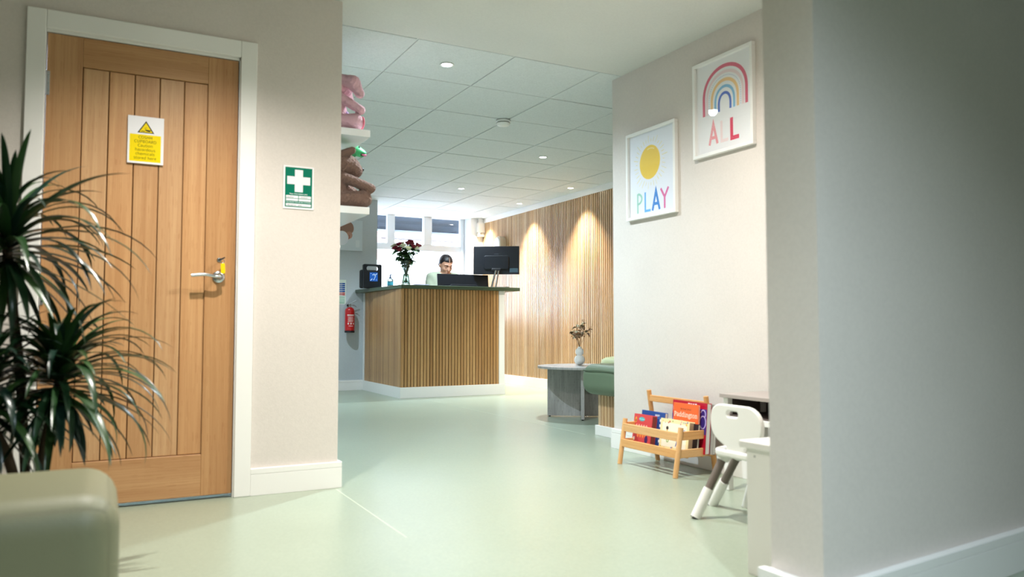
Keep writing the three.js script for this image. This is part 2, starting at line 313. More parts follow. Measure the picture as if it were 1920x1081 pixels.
// outside: a roller shutter half way up, the pavement and the house across the road
{
  const s = thing('roller_shutter', 'half raised blue-grey roller shutter outside the window', 'shutter', [0, 0, 0]);
  const m = [std(0x2a333d, 0.5), std(0x323c47, 0.5)];
  const g = rbox(1.86, 0.0515, 0.012, 0.005, 2);
  for (let i = 0; i < 7; i++) { const q = obj('slat', g, m[i % 2], s); q.position.set(3.88, 2.20 + i * 0.049, -10.74); }
  obj('bottom_bar', rbox(1.86, 0.03, 0.03, 0.004, 2, 3.88, 2.163, -10.74), std(0xaab4bd, 0.4, { metalness: 0.4 }), s);
  for (const x of [2.94, 4.82]) obj('guide_rail', rbb(x - 0.03, -0.1, -10.78, x + 0.03, 2.6, -10.70, 0.004), std(0x5d6b78, 0.5), s);
  struct('pavement', bb(-14, -0.3, -34, 26, -0.1, -10.62), std(0xb9b6b0, 0.9), 'grey pavement and road outside the window', 'pavement');
  const h = thing('house', 'pink brick house with tiled roof across the road', 'house', [0, -0.1, -17]);
  const brick = std(0x8f5e55, 0.9, { map: paintTex }), rend = std(0xf2eeea, 0.9), roof = std(0x7d7674, 0.85);
  obj('brick_wall', bb(-8, 1.75, -5, 5.6, 3.2, 0), brick, h); obj('rendered_wall', bb(-8, 0, -5, 5.6, 1.75, 0.04), rend, h);
  obj('rendered_wing', bb(5.6, 0, -5, 16, 2.75, -0.3), rend, h);
  for (let i = 0; i < 6; i++) obj('roof_course', bb(5.5, 0, 0, 16, 0.06, 0.34), roof, h).position.set(0, 2.75 + i * 0.2, -0.25 - i * 0.3);
  for (const [x, y] of [[4.6, 2.3], [7.4, 2.2]]) { const w = obj('window', bb(x, y, -0.4, x + 0.7, y + 0.22, 0.05), std(0xc06a62, 0.8), h); obj('pane', bb(x + 0.05, y + 0.04, 0.05, x + 0.65, y + 0.18, 0.06), M.glass, w); }
  for (let i = 0; i < 10; i++) obj('cladding_strip', bb(5.9 + i * 0.18, 1.5, -0.3, 6.0 + i * 0.18, 2.2, -0.22), std(0xb6c0cc, 0.6), h);
  obj('roof', prism([[-8.3, 0.3], [5.8, 0.3], [5.8, -5.3], [-8.3, -5.3]], 3.2, 3.4), roof, h);
}

// ---------------------------------------------------------------- door
const door = struct('door_1', null, null, 'oak cottage style cupboard door with white casing', 'door');
{
  const z1 = ZD - 0.006, z0 = z1 - 0.04, x0 = -0.224, x1 = 0.533, y0 = 0.018, y1 = 1.982;
  const dm = (n, a, b, c, d, m, sw = false, dz = 0) => { const g = rbb(a, b, z0 + Math.abs(dz), c, d, z1 - dz, 0.0025, 2); metreUV(g, rr(0, 3), rr(0, 3), sw); return obj(n, g, m, door); };
  dm('stile', x0, y0, -0.094, y1, oak[1]); dm('stile', 0.404, y0, x1, y1, oak[3]);
  dm('top_rail', -0.094, 1.857, 0.404, y1, oak[3], true); dm('bottom_rail', -0.094, y0, 0.404, 0.20, oak[1], true);
  for (let i = 0; i < 5; i++) dm('board', -0.0925 + i * 0.0995 + 0.002, 0.2025, -0.0925 + (i + 1) * 0.0995 - 0.002, 1.8545, oak[[0, 2, 1, 0, 2][i]], false, 0.006);
  obj('core', bb(-0.1, 0.19, z0, 0.41, 1.865, z0 + 0.02), std(0x8f6a42, 0.8), door);
  // frame lining, stop and casing
  obj('frame', [bb(OX0, 0, ZD - 0.13, x0 - 0.003, OY, ZD), bb(x1 + 0.003, 0, ZD - 0.13, OX1, OY, ZD), bb(OX0, y1 + 0.003, ZD - 0.13, OX1, OY, ZD)], M.white, door);
  obj('casing', [rbb(-0.298, 0, ZD, -0.228, 2.073, ZD + 0.018, 0.004, 2), rbb(0.54, 0, ZD, 0.612, 2.073, ZD + 0.018, 0.004, 2), rbb(-0.228, 1.996, ZD, 0.54, 2.073, ZD + 0.018, 0.004, 2)], M.white, door);
  for (const y of [1.77, 0.9, 0.2]) { const hg = obj('hinge', [rbb(-0.236, y - 0.05, ZD - 0.008, -0.212, y + 0.05, ZD - 0.002, 0.001), rod([-0.228, y - 0.05, ZD + 0.002], [-0.228, y + 0.05, ZD + 0.002], 0.006)], M.steel, door); for (const d of [-0.035, 0, 0.035]) obj('screw', rod([-0.217, y + d, ZD - 0.003], [-0.217, y + d, ZD - 0.001], 0.0035), M.chrome, hg); }
  // lever handle on a round rose
  const hx = 0.462, hy = 0.985, hz = z1;
  const rose = obj('handle', lathe([[0, 0], [0.027, 0], [0.027, 0.006], [0.024, 0.009], [0.011, 0.009], [0.0105, 0.046], [0, 0.05]], 32).rotateX(Math.PI / 2).translate(hx, hy, hz), M.chrome, door);
  obj('lever', tube([[hx, hy, hz + 0.042], [hx - 0.02, hy, hz + 0.05], [hx - 0.06, hy + 0.006, hz + 0.052], [hx - 0.118, hy + 0.001, hz + 0.05]], 0.0075, 30, 12), M.chrome, rose);
  const esc = obj('keyhole_cover', lathe([[0, 0], [0.01, 0], [0.01, 0.003], [0.008, 0.004], [0, 0.004]], 24).rotateX(Math.PI / 2).translate(hx + 0.002, 1.062, hz), M.chrome, door);
  obj('latch_plate', rbb(x1 + 0.001, 0.93, ZD - 0.012, x1 + 0.006, 1.02, ZD - 0.002, 0.001), M.steel, door);
}
{
  const k = thing('key', 'small key with yellow tag in the oak door lock', 'key', [0.472, 1.062, ZD]);
  obj('shaft', rod([0, 0, 0], [0, 0, 0.03], 0.003), M.steel, k);
  obj('bow', [rbox(0.024, 0.006, 0.018, 0.002, 2, 0.002, 0.003, 0.032).rotateZ(0.45)], M.blackSoft, k);
  obj('ring', new THREE.TorusGeometry(0.008, 0.0012, 8, 20).translate(0.002, -0.008, 0.03), M.chrome, k);
  obj('yellow_tag', plate(roundRect(0.019, 0.048, 0.008, 0, -0.04), 0.005, 0.0015).rotateZ(0.05).translate(0.002, 0, 0.028), std(0xf2cc00, 0.4), k);
}

// ---------------------------------------------------------------- printed signs on the wall and door
function sign(name, label, x, y, z, w, h, turn, px, draw, mount = M.whitePlastic, rough = 0.25, group) {
  const s = thing(name, label, 'sign', [x, y, z], turn, group);
  obj('board', rbox(w, h, 0.003, 0.001, 1, 0, 0, 0.0015), mount, s);
  const t = canvasTex(px, Math.round(px * h / w), draw);
  obj('print', new THREE.PlaneGeometry(w - 0.001, h - 0.001).translate(0, 0, 0.0034), std(0xffffff, rough, { map: t }), s);
  return s;
}
sign('warning_sign', 'white and yellow hazardous chemicals notice on oak door', 0.153, 1.571, ZD - 0.006, 0.143, 0.207, 0, 512, (g, w, h) => {
  g.fillStyle = '#eeecf0'; g.fillRect(0, 0, w, h);
  g.fillStyle = '#f3d600'; g.fillRect(w * 0.055, h * 0.385, w * 0.87, h * 0.575);
  const tri = (x, y, s, c) => { g.fillStyle = c; g.beginPath(); g.moveTo(x, y); g.lineTo(x + s, y + s * 1.6); g.lineTo(x - s, y + s * 1.6); g.closePath(); g.fill(); };
  tri(w * 0.5, h * 0.09, w * 0.235, '#1a1820'); tri(w * 0.5, h * 0.128, w * 0.185, '#f3d600');
  g.fillStyle = '#1a1820'; g.fillRect(w * 0.37, h * 0.305, w * 0.1, h * 0.014); g.beginPath(); g.ellipse(w * 0.55, h * 0.296, w * 0.08, h * 0.017, 0.25, 0, 7); g.fill(); g.fillRect(w * 0.53, h * 0.28, w * 0.11, h * 0.012); g.fillRect(w * 0.47, h * 0.235, w * 0.05, h * 0.006); g.fillRect(w * 0.46, h * 0.25, w * 0.04, h * 0.006);
  g.textAlign = 'center'; g.fillStyle = '#2a2408'; g.font = '62px sans-serif';
  ['COSHH', 'CUPBOARD', 'Caution', 'hazardous', 'chemicals', 'stored here'].forEach((t, i) => g.fillText(t, w * 0.49, h * (0.475 + i * 0.087)));
});
sign('first_aid_sign', 'green first aid sign with white cross on beige wall', 0.811, 1.418, ZD, 0.143, 0.205, 0, 512, (g, w, h) => {
  g.fillStyle = '#f0eef0'; g.fillRect(0, 0, w, h); g.fillStyle = '#05725a'; g.fillRect(w * 0.055, h * 0.035, w * 0.89, h * 0.925);
  g.fillStyle = '#eceaf0'; g.fillRect(w * 0.37, h * 0.085, w * 0.27, h * 0.52); g.fillRect(w * 0.12, h * 0.245, w * 0.76, h * 0.185);
  g.font = 'bold 30px sans-serif'; g.textAlign = 'center'; g.fillText('Your First Aiders are:', w * 0.5, h * 0.665); g.font = 'bold 25px sans-serif'; g.fillText('The nearest first aid box is located:', w * 0.5, h * 0.85);
  for (const [a, b, c, d] of [[0.09, 0.69, 0.4, 0.06], [0.51, 0.69, 0.4, 0.06], [0.09, 0.763, 0.4, 0.05], [0.51, 0.763, 0.4, 0.05], [0.09, 0.875, 0.82, 0.06]]) g.fillRect(w * a, h * b, w * c, h * d);
  g.fillStyle = '#2b2b33'; g.font = 'italic 34px sans-serif'; g.textAlign = 'left'; g.fillText('Reception   area', w * 0.13, h * 0.925); g.font = 'italic 30px sans-serif'; g.fillText('Caroline', w * 0.11, h * 0.74); g.fillText('Christine', w * 0.56, h * 0.74);
});
sign('fire_action_sign', 'blue and red fire action notice above the extinguisher', 2.56, 1.247, -9.35, 0.16, 0.195, 0, 256, (g, w, h) => {
  g.fillStyle = '#dfe9df'; g.fillRect(0, 0, w, h); g.fillStyle = '#1d4a9c'; g.beginPath(); g.arc(w * 0.2, h * 0.1, 18, 0, 7); g.fill();
  [0.2, 0.32, 0.44, 0.56, 0.68].forEach((y) => g.fillRect(w * 0.06, h * y, w * 0.86, h * 0.085)); g.fillStyle = '#c4282c'; [0.8, 0.9].forEach((y) => g.fillRect(w * 0.06, h * y, w * 0.86, h * 0.07));
  g.fillStyle = '#fff'; for (let i = 0; i < 7; i++) g.fillRect(w * 0.12, h * (0.225 + i * 0.118), w * 0.6, 4);
});
sign('extinguisher_sign', 'red and white extinguisher guide beneath the fire notice', 2.56, 1.096, -9.35, 0.16, 0.1, 0, 256, (g, w, h) => {
  g.fillStyle = '#e4ece2'; g.fillRect(0, 0, w, h); g.fillStyle = '#c4282c'; g.fillRect(0, 0, w * 0.2, h);
  for (let i = 0; i < 4; i++) { g.fillStyle = '#c4282c'; g.beginPath(); g.arc(w * 0.34, h * (0.16 + i * 0.23), 10, 0, 7); g.fill(); g.fillStyle = '#5aa884'; g.fillRect(w * 0.48, h * (0.1 + i * 0.23), w * 0.42, 14); g.fillStyle = '#fff'; g.fillRect(w * 0.05, h * (0.12 + i * 0.23), 22, 12); }
});

// ---------------------------------------------------------------- ceiling fittings
const bezelG = lathe([[0.030, -0.001], [0.034, -0.004], [0.041, -0.004], [0.043, 0], [0.034, 0.004], [0.030, 0.004]], 32), lensG = new THREE.CylinderGeometry(0.031, 0.031, 0.002, 28);
for (const [x, z, I, ang, col, label] of LAMPS) {
  const d = thing('downlight', label, 'downlight', [x, CEIL - 0.0015, z]);
  obj('bezel', bezelG, M.white, d);
  obj('lens', lensG, std(0xffffff, 0.4, { emissive: col, emissiveIntensity: 30 }), d).position.y = -0.001;
  const s = new THREE.SpotLight(col, I, 0, ang, 1, 2); s.name = 'downlight_beam'; s.position.set(0, -0.012, 0); s.castShadow = true; s.shadow.radius = 1.5; s.target.position.set(0, -2, 0); d.add(s); d.add(s.target);
}
{
  const s = thing('smoke_detector', 'white round smoke detector on the ceiling tiles', 'smoke detector', [2.706, CEIL - 0.001, -5.27]);
  obj('base', lathe([[0, 0], [0.056, 0], [0.056, -0.014], [0.052, -0.017], [0, -0.017]], 40), M.whitePlastic, s);
  obj('vent_gap', lathe([[0, -0.016], [0.047, -0.016], [0.047, -0.024], [0, -0.024]], 32), M.dark, s);
  obj('cover', lathe([[0, -0.022], [0.053, -0.022], [0.053, -0.03], [0.044, -0.042], [0.02, -0.046], [0, -0.046]], 40), M.whitePlastic, s);
}
{
  const e = thing('emergency_light', 'white box emergency light hung on the window pier', 'emergency light', [4.885, 2.2, -10.26]);
  obj('bracket', rbox(0.07, 0.09, 0.05, 0.004, 2, -0.005, 0.11, 0.025), M.whitePlastic, e);
  obj('body', rbox(0.118, 0.15, 0.07, 0.01, 3, 0, 0.02, 0.035), M.whitePlastic, e);
  obj('lens', rbox(0.112, 0.06, 0.06, 0.008, 2, 0, -0.085, 0.033), std(0xc9c4b8, 0.3), e);
  obj('lamp_eye', new THREE.SphereGeometry(0.012, 14, 10).translate(-0.02, -0.065, 0.064), M.chrome, e);
}
{
  const a = thing('wall_dispenser', 'white arch topped box on the slatted wall', 'dispenser', [XS - 0.0005, 1.83, -9.6], -Math.PI / 2);
  const s = new THREE.Shape(); s.moveTo(-0.1, -0.16); s.lineTo(0.1, -0.16); s.lineTo(0.1, 0.1); s.absarc(0, 0.1, 0.1, 0, Math.PI); s.lineTo(-0.1, -0.16);
  obj('body', plate(s, 0.09, 0.012).translate(0, 0, 0.045), std(0xcdbfa8, 0.4), a);
  const f = new THREE.Shape(); f.moveTo(-0.085, -0.145); f.lineTo(0.085, -0.145); f.lineTo(0.085, 0.095); f.absarc(0, 0.095, 0.085, 0, Math.PI); f.lineTo(-0.085, -0.145);
  obj('cover', plate(f, 0.02, 0.006).translate(0, 0, 0.096), M.whitePlastic, a);
}

// ---------------------------------------------------------------- reception desk
{
  const d = thing('reception_desk', 'oak slatted reception desk with dark green top', 'desk', [2.86, 0, -7.98]);
  const X = (x) => x - 2.86, Z = (z) => z + 7.98;
  obj('carcass', [bb(X(2.872), 0.1, Z(-8.10), X(4.11), 1.184, Z(-7.992)), bb(X(2.872), 0.1, Z(-9.345), X(2.99), 1.184, Z(-8.10)), bb(X(4.0), 0.1, Z(-8.6), X(4.11), 1.184, Z(-8.10))], M.felt, d);
  obj('plinth', [rbb(X(2.852), 0, Z(-8.0), X(4.118), 0.118, Z(-7.972), 0.002), rbb(X(2.852), 0, Z(-9.345), X(2.88), 0.118, Z(-8.0), 0.0002), rbb(X(4.09), 0, Z(-8.62), X(4.118), 0.118, Z(-8.0), 0.0002)], M.white, d);
  obj('corner_post', rbb(X(4.042), 0.118, Z(-8.62), X(4.115), 1.184, Z(-7.976), 0.002), M.white, d);
  obj('corner_post', rbb(X(2.855), 0.118, Z(-9.345), X(2.9), 1.184, Z(-9.29), 0.002), M.white, d);
  const P = 0.0369, H = 1.184 - 0.118, g = [0, 1, 2, 3, 4].map((i) => metreUV(rbox(0.0295, H, 0.014, 0.0015), i * 0.13, i * 0.4));
  for (let i = 0; i < 32; i++) { const s = obj('slat', g[Math.floor(rnd() * 5)], deskSlats[Math.floor(rnd() * 5)], d); s.position.set(X(2.88) + i * P, 0.118 + H / 2, Z(-7.985)); }
  for (let i = 0; i < 35; i++) { const s = obj('slat', g[Math.floor(rnd() * 5)], deskSlats[Math.floor(rnd() * 5)], d); s.rotation.y = Math.PI / 2; s.position.set(X(2.865), 0.118 + H / 2, Z(-8.004) - i * P); }
  obj('desk_top', prism([[X(2.852), Z(-7.955)], [X(4.305), Z(-7.955)], [X(4.305), Z(-8.36)], [X(3.2), Z(-8.36)], [X(3.2), Z(-9.345)], [X(2.755), Z(-9.345)]], 1.185, 1.225, 0.004), M.deskGreen, d);
  obj('worktop', [bb(X(2.99), 0.93, Z(-8.66), X(4.0), 0.96, Z(-8.10))], M.pale, d);
}
// things on the desk
const DT = 1.225;
{
  const h = thing('hearing_loop_unit', 'black portable hearing loop unit with blue ear sign', 'hearing loop', [2.815, DT, -8.93], 0.0);
  const s = roundRect(0.226, 0.285, 0.02, 0, 0.1425); const hole = new THREE.Path(); roundRect(0.145, 0.055, 0.026, 0.0, 0.235, hole); s.holes.push(hole);
  obj('front_case', plate(s, 0.05, 0.008).translate(0.01, 0, 0.03), M.blackPlastic, h);
  obj('rear_case', rbox(0.2, 0.22, 0.07, 0.02, 3, -0.02, 0.11, -0.03), M.blackSoft, h);
  const t = canvasTex(256, 256, (g, w, hh) => {
    g.fillStyle = '#1860c0'; g.fillRect(0, 0, w, hh); g.strokeStyle = '#e9f2fb'; g.lineCap = 'butt'; g.lineWidth = 16;
    g.beginPath(); g.arc(135, 95, 48, Math.PI * 1.05, Math.PI * 2.05); g.stroke(); g.beginPath(); g.moveTo(183, 100); g.bezierCurveTo(183, 140, 150, 150, 146, 190); g.bezierCurveTo(144, 215, 120, 218, 112, 205); g.stroke();
    g.lineWidth = 9; g.beginPath(); g.arc(138, 100, 22, Math.PI * 1.1, Math.PI * 2.1); g.stroke();
    g.lineWidth = 22; g.beginPath(); g.moveTo(24, 236); g.lineTo(82, 182); g.stroke(); g.beginPath(); g.moveTo(196, 66); g.lineTo(236, 28); g.stroke();
    g.fillStyle = '#e9f2fb'; g.font = 'bold 44px sans-serif'; g.fillText('T', 206, 232); g.fillRect(28, 26, 24, 16);
  });
  obj('ear_sign', new THREE.PlaneGeometry(0.098, 0.105).translate(0.022, 0.135, 0.0556), std(0xffffff, 0.35, { map: t }), h);
}
{
  const b = thing('hand_gel_bottle', 'clear pump bottle of blue gel beside hearing unit', 'bottle', [2.955, DT, -8.62]);
  obj('bottle', lathe([[0, 0], [0.033, 0], [0.036, 0.006], [0.036, 0.085], [0.03, 0.1], [0.013, 0.108], [0.013, 0.118]], 28), phy(0xdff4f8, 0.05, { transmission: 0.9, thickness: 0.002 }), b);
  obj('gel', lathe([[0, 0.004], [0.032, 0.004], [0.032, 0.075], [0, 0.075]], 24), phy(0x4cc3d0, 0.1, { transmission: 0.6, thickness: 0.05, attenuationColor: new THREE.Color(0x2fb4c6), attenuationDistance: 0.05 }), b);
  obj('label', new THREE.CylinderGeometry(0.0366, 0.0366, 0.035, 28, 1, true).translate(0, 0.045, 0), std(0x3fa6bf, 0.4, { side: THREE.DoubleSide }), b);
  obj('pump', [rod([0, 0.118, 0], [0, 0.15, 0], 0.008), rod([0, 0.15, 0], [0.035, 0.146, 0], 0.006), rod([0, 0.108, 0], [0, 0.122, 0], 0.015)], std(0x56637c, 0.4), b);
}
{
  const t = thing('desk_pad', 'small dark blue pad lying on the desk top', 'pad', [3.15, DT, -8.15], 0.1);
  obj('cover', rbox(0.16, 0.014, 0.1, 0.004, 2, 0, 0.007, 0), std(0x2a3a7c, 0.4), t); obj('pages', rbox(0.15, 0.004, 0.092, 0.001, 1, 0, 0.0155, 0), std(0xd5dae8, 0.6), t);
}
function monitor(label, pos, turn, w, h, y0, tilt, full) {
  const m = thing('computer_monitor', label, 'monitor', pos, turn);
  const p = new THREE.Group(); 
  const back = plate(roundRect(w, h, 0.006), 0.022, 0.004).rotateX(tilt).translate(0, y0 + h / 2, 0);
  const pn = obj('display_case', back, M.blackPlastic, m);
  obj('screen', new THREE.PlaneGeometry(w - 0.016, h - 0.022).rotateY(Math.PI).translate(0, 0.004, -0.0115).rotateX(tilt).translate(0, y0 + h / 2, 0), std(0x0c0f16, 0.15), pn);
  obj('bulge', plate(roundRect(w * 0.55, h * 0.5, 0.03), 0.02, 0.009).translate(0, -h * 0.08, 0.014).rotateX(tilt).translate(0, y0 + h / 2, 0), M.blackPlastic, pn);
  if (full) {
    obj('logo_plate', rbox(0.05, 0.006, 0.002, 0.0005, 1, 0, h * 0.22, 0.012).rotateX(tilt).translate(0, y0 + h / 2, 0), std(0x3a3c46, 0.4), pn);
    obj('rating_label', rbox(0.1, 0.05, 0.001, 0.0003, 1, w * 0.38, -h * 0.36, 0.0116).rotateX(tilt).translate(0, y0 + h / 2, 0), std(0x2f4652, 0.6), pn);
    for (const [a, b] of [[-0.05, 0.05], [0.05, 0.05], [-0.05, -0.05], [0.05, -0.05]]) obj('screw', rod([a, b + y0 + h * 0.5, 0.022], [a, b + y0 + h * 0.5, 0.026], 0.004), M.blackSoft, pn);
  }
  obj('stand_mount', rbox(0.11, 0.03, 0.04, 0.006, 2, 0, y0 + 0.055, 0.03), M.blackSoft, m);
  obj('stand_arm', [rod([0, y0 + 0.06, 0.035], [-0.05, 0.012, 0.06], 0.014, 0.012), rod([0.03, y0 + 0.05, 0.035], [-0.0, 0.012, 0.06], 0.010)], M.chrome, m);
  obj('stand_base', plate(roundRect(0.26, 0.2, 0.02), 0.012, 0.003).rotateX(-Math.PI / 2).translate(0.03, 0.006, 0.02), M.blackSoft, m);
  return m;
}
monitor('large black monitor seen from behind on the green desk top', [4.13, DT, -8.22], -0.55, 0.545, 0.335, 0.165, -0.04, true);
monitor('low black monitor seen from behind in front of the receptionist', [3.77, 0.96, -8.37], -0.06, 0.64, 0.37, 0.06, -0.12, false);

// vase of roses
const VX = 2.975, VZ = -8.15;
{
  const v = thing('glass_vase', 'flared cut glass vase holding the roses', 'vase', [VX, DT, VZ]);
  const out = [[0.05, 0.0], [0.05, 0.006], [0.047, 0.03], [0.038, 0.08], [0.031, 0.13], [0.032, 0.16], [0.04, 0.2], [0.052, 0.245], [0.06, 0.275]], inn = out.slice(2).map(([r, y]) => [r - 0.004, y]).reverse();
  obj('glass_body', lathe([[0, 0], ...out, ...inn, [0.03, 0.02], [0, 0.018]], 20), M.crystal, v);
  obj('water', lathe([[0, 0.022], [0.038, 0.03], [0.032, 0.08], [0.0255, 0.13], [0, 0.13]], 20), M.water, v);
}
const stemMat = std(0x3d5a2c, 0.6), leafMats = [std(0x2f4f2c, 0.45, { side: THREE.DoubleSide }), std(0x3c6034, 0.45, { side: THREE.DoubleSide }), std(0x28432a, 0.45, { side: THREE.DoubleSide })];
function petalGeo(r, h, a0, span, flare) {
  const nu = 6, nv = 4, pos = [], idx = [];
  for (let j = 0; j <= nv; j++) for (let i = 0; i <= nu; i++) {
    const u = i / nu - 0.5, v = j / nv, rad = r * (0.35 + 0.65 * Math.sin(Math.min(1, v * 1.25) * Math.PI / 2)) + flare * v * v, a = a0 + u * span * (0.75 + 0.35 * Math.sin(v * Math.PI)), y = h * v * (1 - 0.5 * u * u * v);
    pos.push(rad * Math.cos(a), y, rad * Math.sin(a));
  }
  for (let j = 0; j < nv; j++) for (let i = 0; i < nu; i++) { const p = j * (nu + 1) + i; idx.push(p, p + nu + 1, p + 1, p + 1, p + nu + 1, p + nu + 2); }
  const g = new THREE.BufferGeometry(); g.setAttribute('position', new THREE.Float32BufferAttribute(pos, 3)); g.setIndex(idx); g.computeVertexNormals(); return g;
}
const bloomGeo = (() => { const a = [new THREE.SphereGeometry(0.011, 10, 8).scale(1, 1.5, 1).translate(0, 0.018, 0)]; [[3, 0.013, 0.038, 2.4, 0.001], [4, 0.019, 0.036, 2.0, 0.004], [5, 0.025, 0.033, 1.7, 0.009]].forEach(([n, r, h, sp, fl], k) => { for (let i = 0; i < n; i++) a.push(petalGeo(r, h, i * 2 * Math.PI / n + k * 0.6, sp, fl)); }); return merge(a); })();
function leafGeo(L, W, bend = 0.2, fold = 0.25, n = 6) {
  const pos = [], idx = [];
  for (let i = 0; i <= n; i++) { const t = i / n, w = W * Math.sin(Math.PI * Math.pow(t, 0.75)) + (i === n ? 0 : 0.0006), y = -bend * L * t * t; pos.push(L * t, y + w * fold, -w, L * t, y, 0, L * t, y + w * fold, w); }
  for (let i = 0; i < n; i++) for (const o of [0, 1]) { const p = i * 3 + o; idx.push(p, p + 1, p + 3, p + 1, p + 4, p + 3); }
  const g = new THREE.BufferGeometry(); g.setAttribute('position', new THREE.Float32BufferAttribute(pos, 3)); g.setIndex(idx); g.computeVertexNormals(); return metreUV(g);
}
{
  const red = std(0x7a1028, 0.6, { side: THREE.DoubleSide }), cream = std(0xe4e2c4, 0.6, { side: THREE.DoubleSide }), up = V3(0, 1, 0), lg = leafGeo(0.055, 0.019);
  // offsets of the bloom from the vase axis (x, height above desk, z), red or cream
  const B = [[-0.13, 0.40, 0.03, 0], [-0.095, 0.385, 0.05, 0], [-0.085, 0.445, 0.02, 0], [-0.12, 0.43, -0.03, 1], [-0.055, 0.425, 0.05, 1], [-0.045, 0.455, -0.02, 1], [-0.005, 0.395, 0.08, 1], [0.005, 0.462, 0.03, 0], [0.045, 0.478, 0.0, 0], [0.065, 0.462, -0.03, 0], [0.06, 0.425, 0.05, 0], [0.095, 0.415, 0.02, 1], [0.13, 0.445, 0.0, 0], [0.03, 0.40, -0.07, 1]];
  const nth = ['leftmost', 'second', 'third', 'fourth', 'fifth', 'sixth', 'seventh', 'eighth'], rank = (b) => B.filter((q) => q[3] === b[3] && (q[0] < b[0])).length;
  for (const bloomAt of B) {
    const [x, y, z, c] = bloomAt, k = rank(bloomAt);
    const r = thing('rose', (c ? 'cream' : 'dark red') + ' rose in the glass vase, ' + (k ? nth[k] + ' ' + (c ? 'cream' : 'red') + ' one from the left' : 'leftmost of the ' + (c ? 'cream' : 'red') + ' ones'), 'rose', [VX, DT, VZ], 0, c ? 'cream roses in the vase' : 'red roses in the vase');
    const b = [x, y - 0.01, z], m = [x * 0.38, 0.255, z * 0.38], f = [-x * 0.12, 0.035, -z * 0.15];
    obj('stem', tube([f, [m[0] * 0.3, 0.14, m[2] * 0.3], m, b], 0.0036, 18, 6), stemMat, r);
    const bl = obj('bloom', bloomGeo, c ? cream : red, r); bl.position.set(...b); bl.quaternion.setFromUnitVectors(up, V3(x, 0.22, z).normalize()); bl.rotateY(rr(0, 6)); bl.scale.setScalar(1.12);
    for (let i = 0; i < 15; i++) { const t = i < 4 ? rr(-0.35, 0.05) : rr(0.05, 0.92), l = obj('leaf', lg, leafMats[i % 3], r); l.position.set(m[0] + (b[0] - m[0]) * t, m[1] + (b[1] - m[1]) * t, m[2] + (b[2] - m[2]) * t); l.rotation.set(rr(-0.5, 0.5), rr(0, 6.3), rr(-0.5, 0.55)); l.scale.setScalar(i < 4 ? rr(0.55, 0.75) : rr(0.9, 1.4)); }
  }
}

// fire extinguisher
{
  const e = thing('fire_extinguisher', 'red fire extinguisher hung on the grey wall', 'extinguisher', [2.665, 0.7, -9.265]);
  const red = phy(0xc8141c, 0.3, { clearcoat: 0.6, clearcoatRoughness: 0.15 });
  obj('cylinder', lathe([[0, 0.022], [0.058, 0.022], [0.0585, 0.03], [0.0585, 0.265], [0.05, 0.29], [0.028, 0.305], [0.018, 0.31], [0, 0.31]], 36), red, e);
  obj('base_ring', lathe([[0, 0], [0.059, 0], [0.06, 0.004], [0.06, 0.024], [0, 0.024]], 36), M.blackSoft, e);
  const t = canvasTex(256, 256, (g, w, h) => { g.fillStyle = '#c8141c'; g.fillRect(0, 0, w, h); g.fillStyle = '#f4e6e2'; g.fillRect(40, 18, 176, 20); for (let i = 0; i < 8; i++) g.fillRect(50 + (i % 3) * 8, 56 + i * 13, 150 - (i % 2) * 30, 5); for (let i = 0; i < 3; i++) { g.beginPath(); g.arc(66 + i * 62, 182, 18, 0, 7); g.fill(); } g.font = 'bold 26px sans-serif'; g.textAlign = 'center'; g.fillText('POWDER', 128, 236); });
  obj('label', new THREE.CylinderGeometry(0.059, 0.059, 0.17, 28, 1, true, -1.15, 2.3).translate(0, 0.145, 0), std(0xffffff, 0.35, { map: t }), e);
  obj('valve', [rod([0, 0.305, 0], [0, 0.345, 0], 0.014), rod([-0.026, 0.332, 0.006], [0, 0.332, 0.0], 0.011)], M.steel, e);
  obj('gauge', rod([-0.03, 0.33, 0.004], [-0.024, 0.33, 0.016], 0.014), M.blackSoft, e);
  obj('lever', [tube([[-0.01, 0.345, 0], [0.03, 0.365, 0.005], [0.075, 0.392, 0.01]], 0.005, 14, 8), tube([[0.0, 0.338, 0], [0.04, 0.335, 0.005], [0.08, 0.312, 0.01]], 0.005, 14, 8)], M.steel, e);
  obj('wall_bracket', rbox(0.03, 0.06, 0.03, 0.003, 1, 0, 0.29, -0.07), M.steel, e);
}
// baby photograph on canvas
{
  const c = thing('canvas_print', 'pale canvas print of a newborn baby on grey wall', 'picture', [2.58, 1.89, -9.33]);
  obj('stretcher', rbox(0.5, 0.375, 0.032, 0.003, 2, 0, 0, 0), std(0xd9dde0, 0.7), c);
  const t = canvasTex(512, 384, (g, w, h) => {
    g.fillStyle = '#cfd8de'; g.fillRect(0, 0, w, h);
    g.fillStyle = '#9c7666'; g.beginPath(); g.ellipse(270, 120, 100, 80, 0.3, 0, 7); g.fill(); g.beginPath(); g.ellipse(345, 95, 52, 74, -0.2, 0, 7); g.fill();
    g.fillStyle = '#b58776'; g.beginPath(); g.ellipse(340, 190, 42, 46, 0, 0, 7); g.fill();
    g.strokeStyle = '#8c4d48'; g.lineWidth = 9; g.lineCap = 'round'; for (let i = 0; i < 4; i++) { g.beginPath(); g.moveTo(340 - i * 20, 190 + i * 12); g.quadraticCurveTo(352 - i * 18, 225, 330 - i * 20, 240); g.stroke(); }
    g.fillStyle = '#e6e9f2'; g.beginPath(); g.ellipse(250, 230, 80, 90, 0, 0, 7); g.fill();
    g.fillStyle = '#dbe2e6'; g.fillRect(425, 250, 50, 90);
  });
  obj('print', new THREE.PlaneGeometry(0.498, 0.373).translate(0, 0, 0.0165), std(0xffffff, 0.6, { map: t }), c);
}

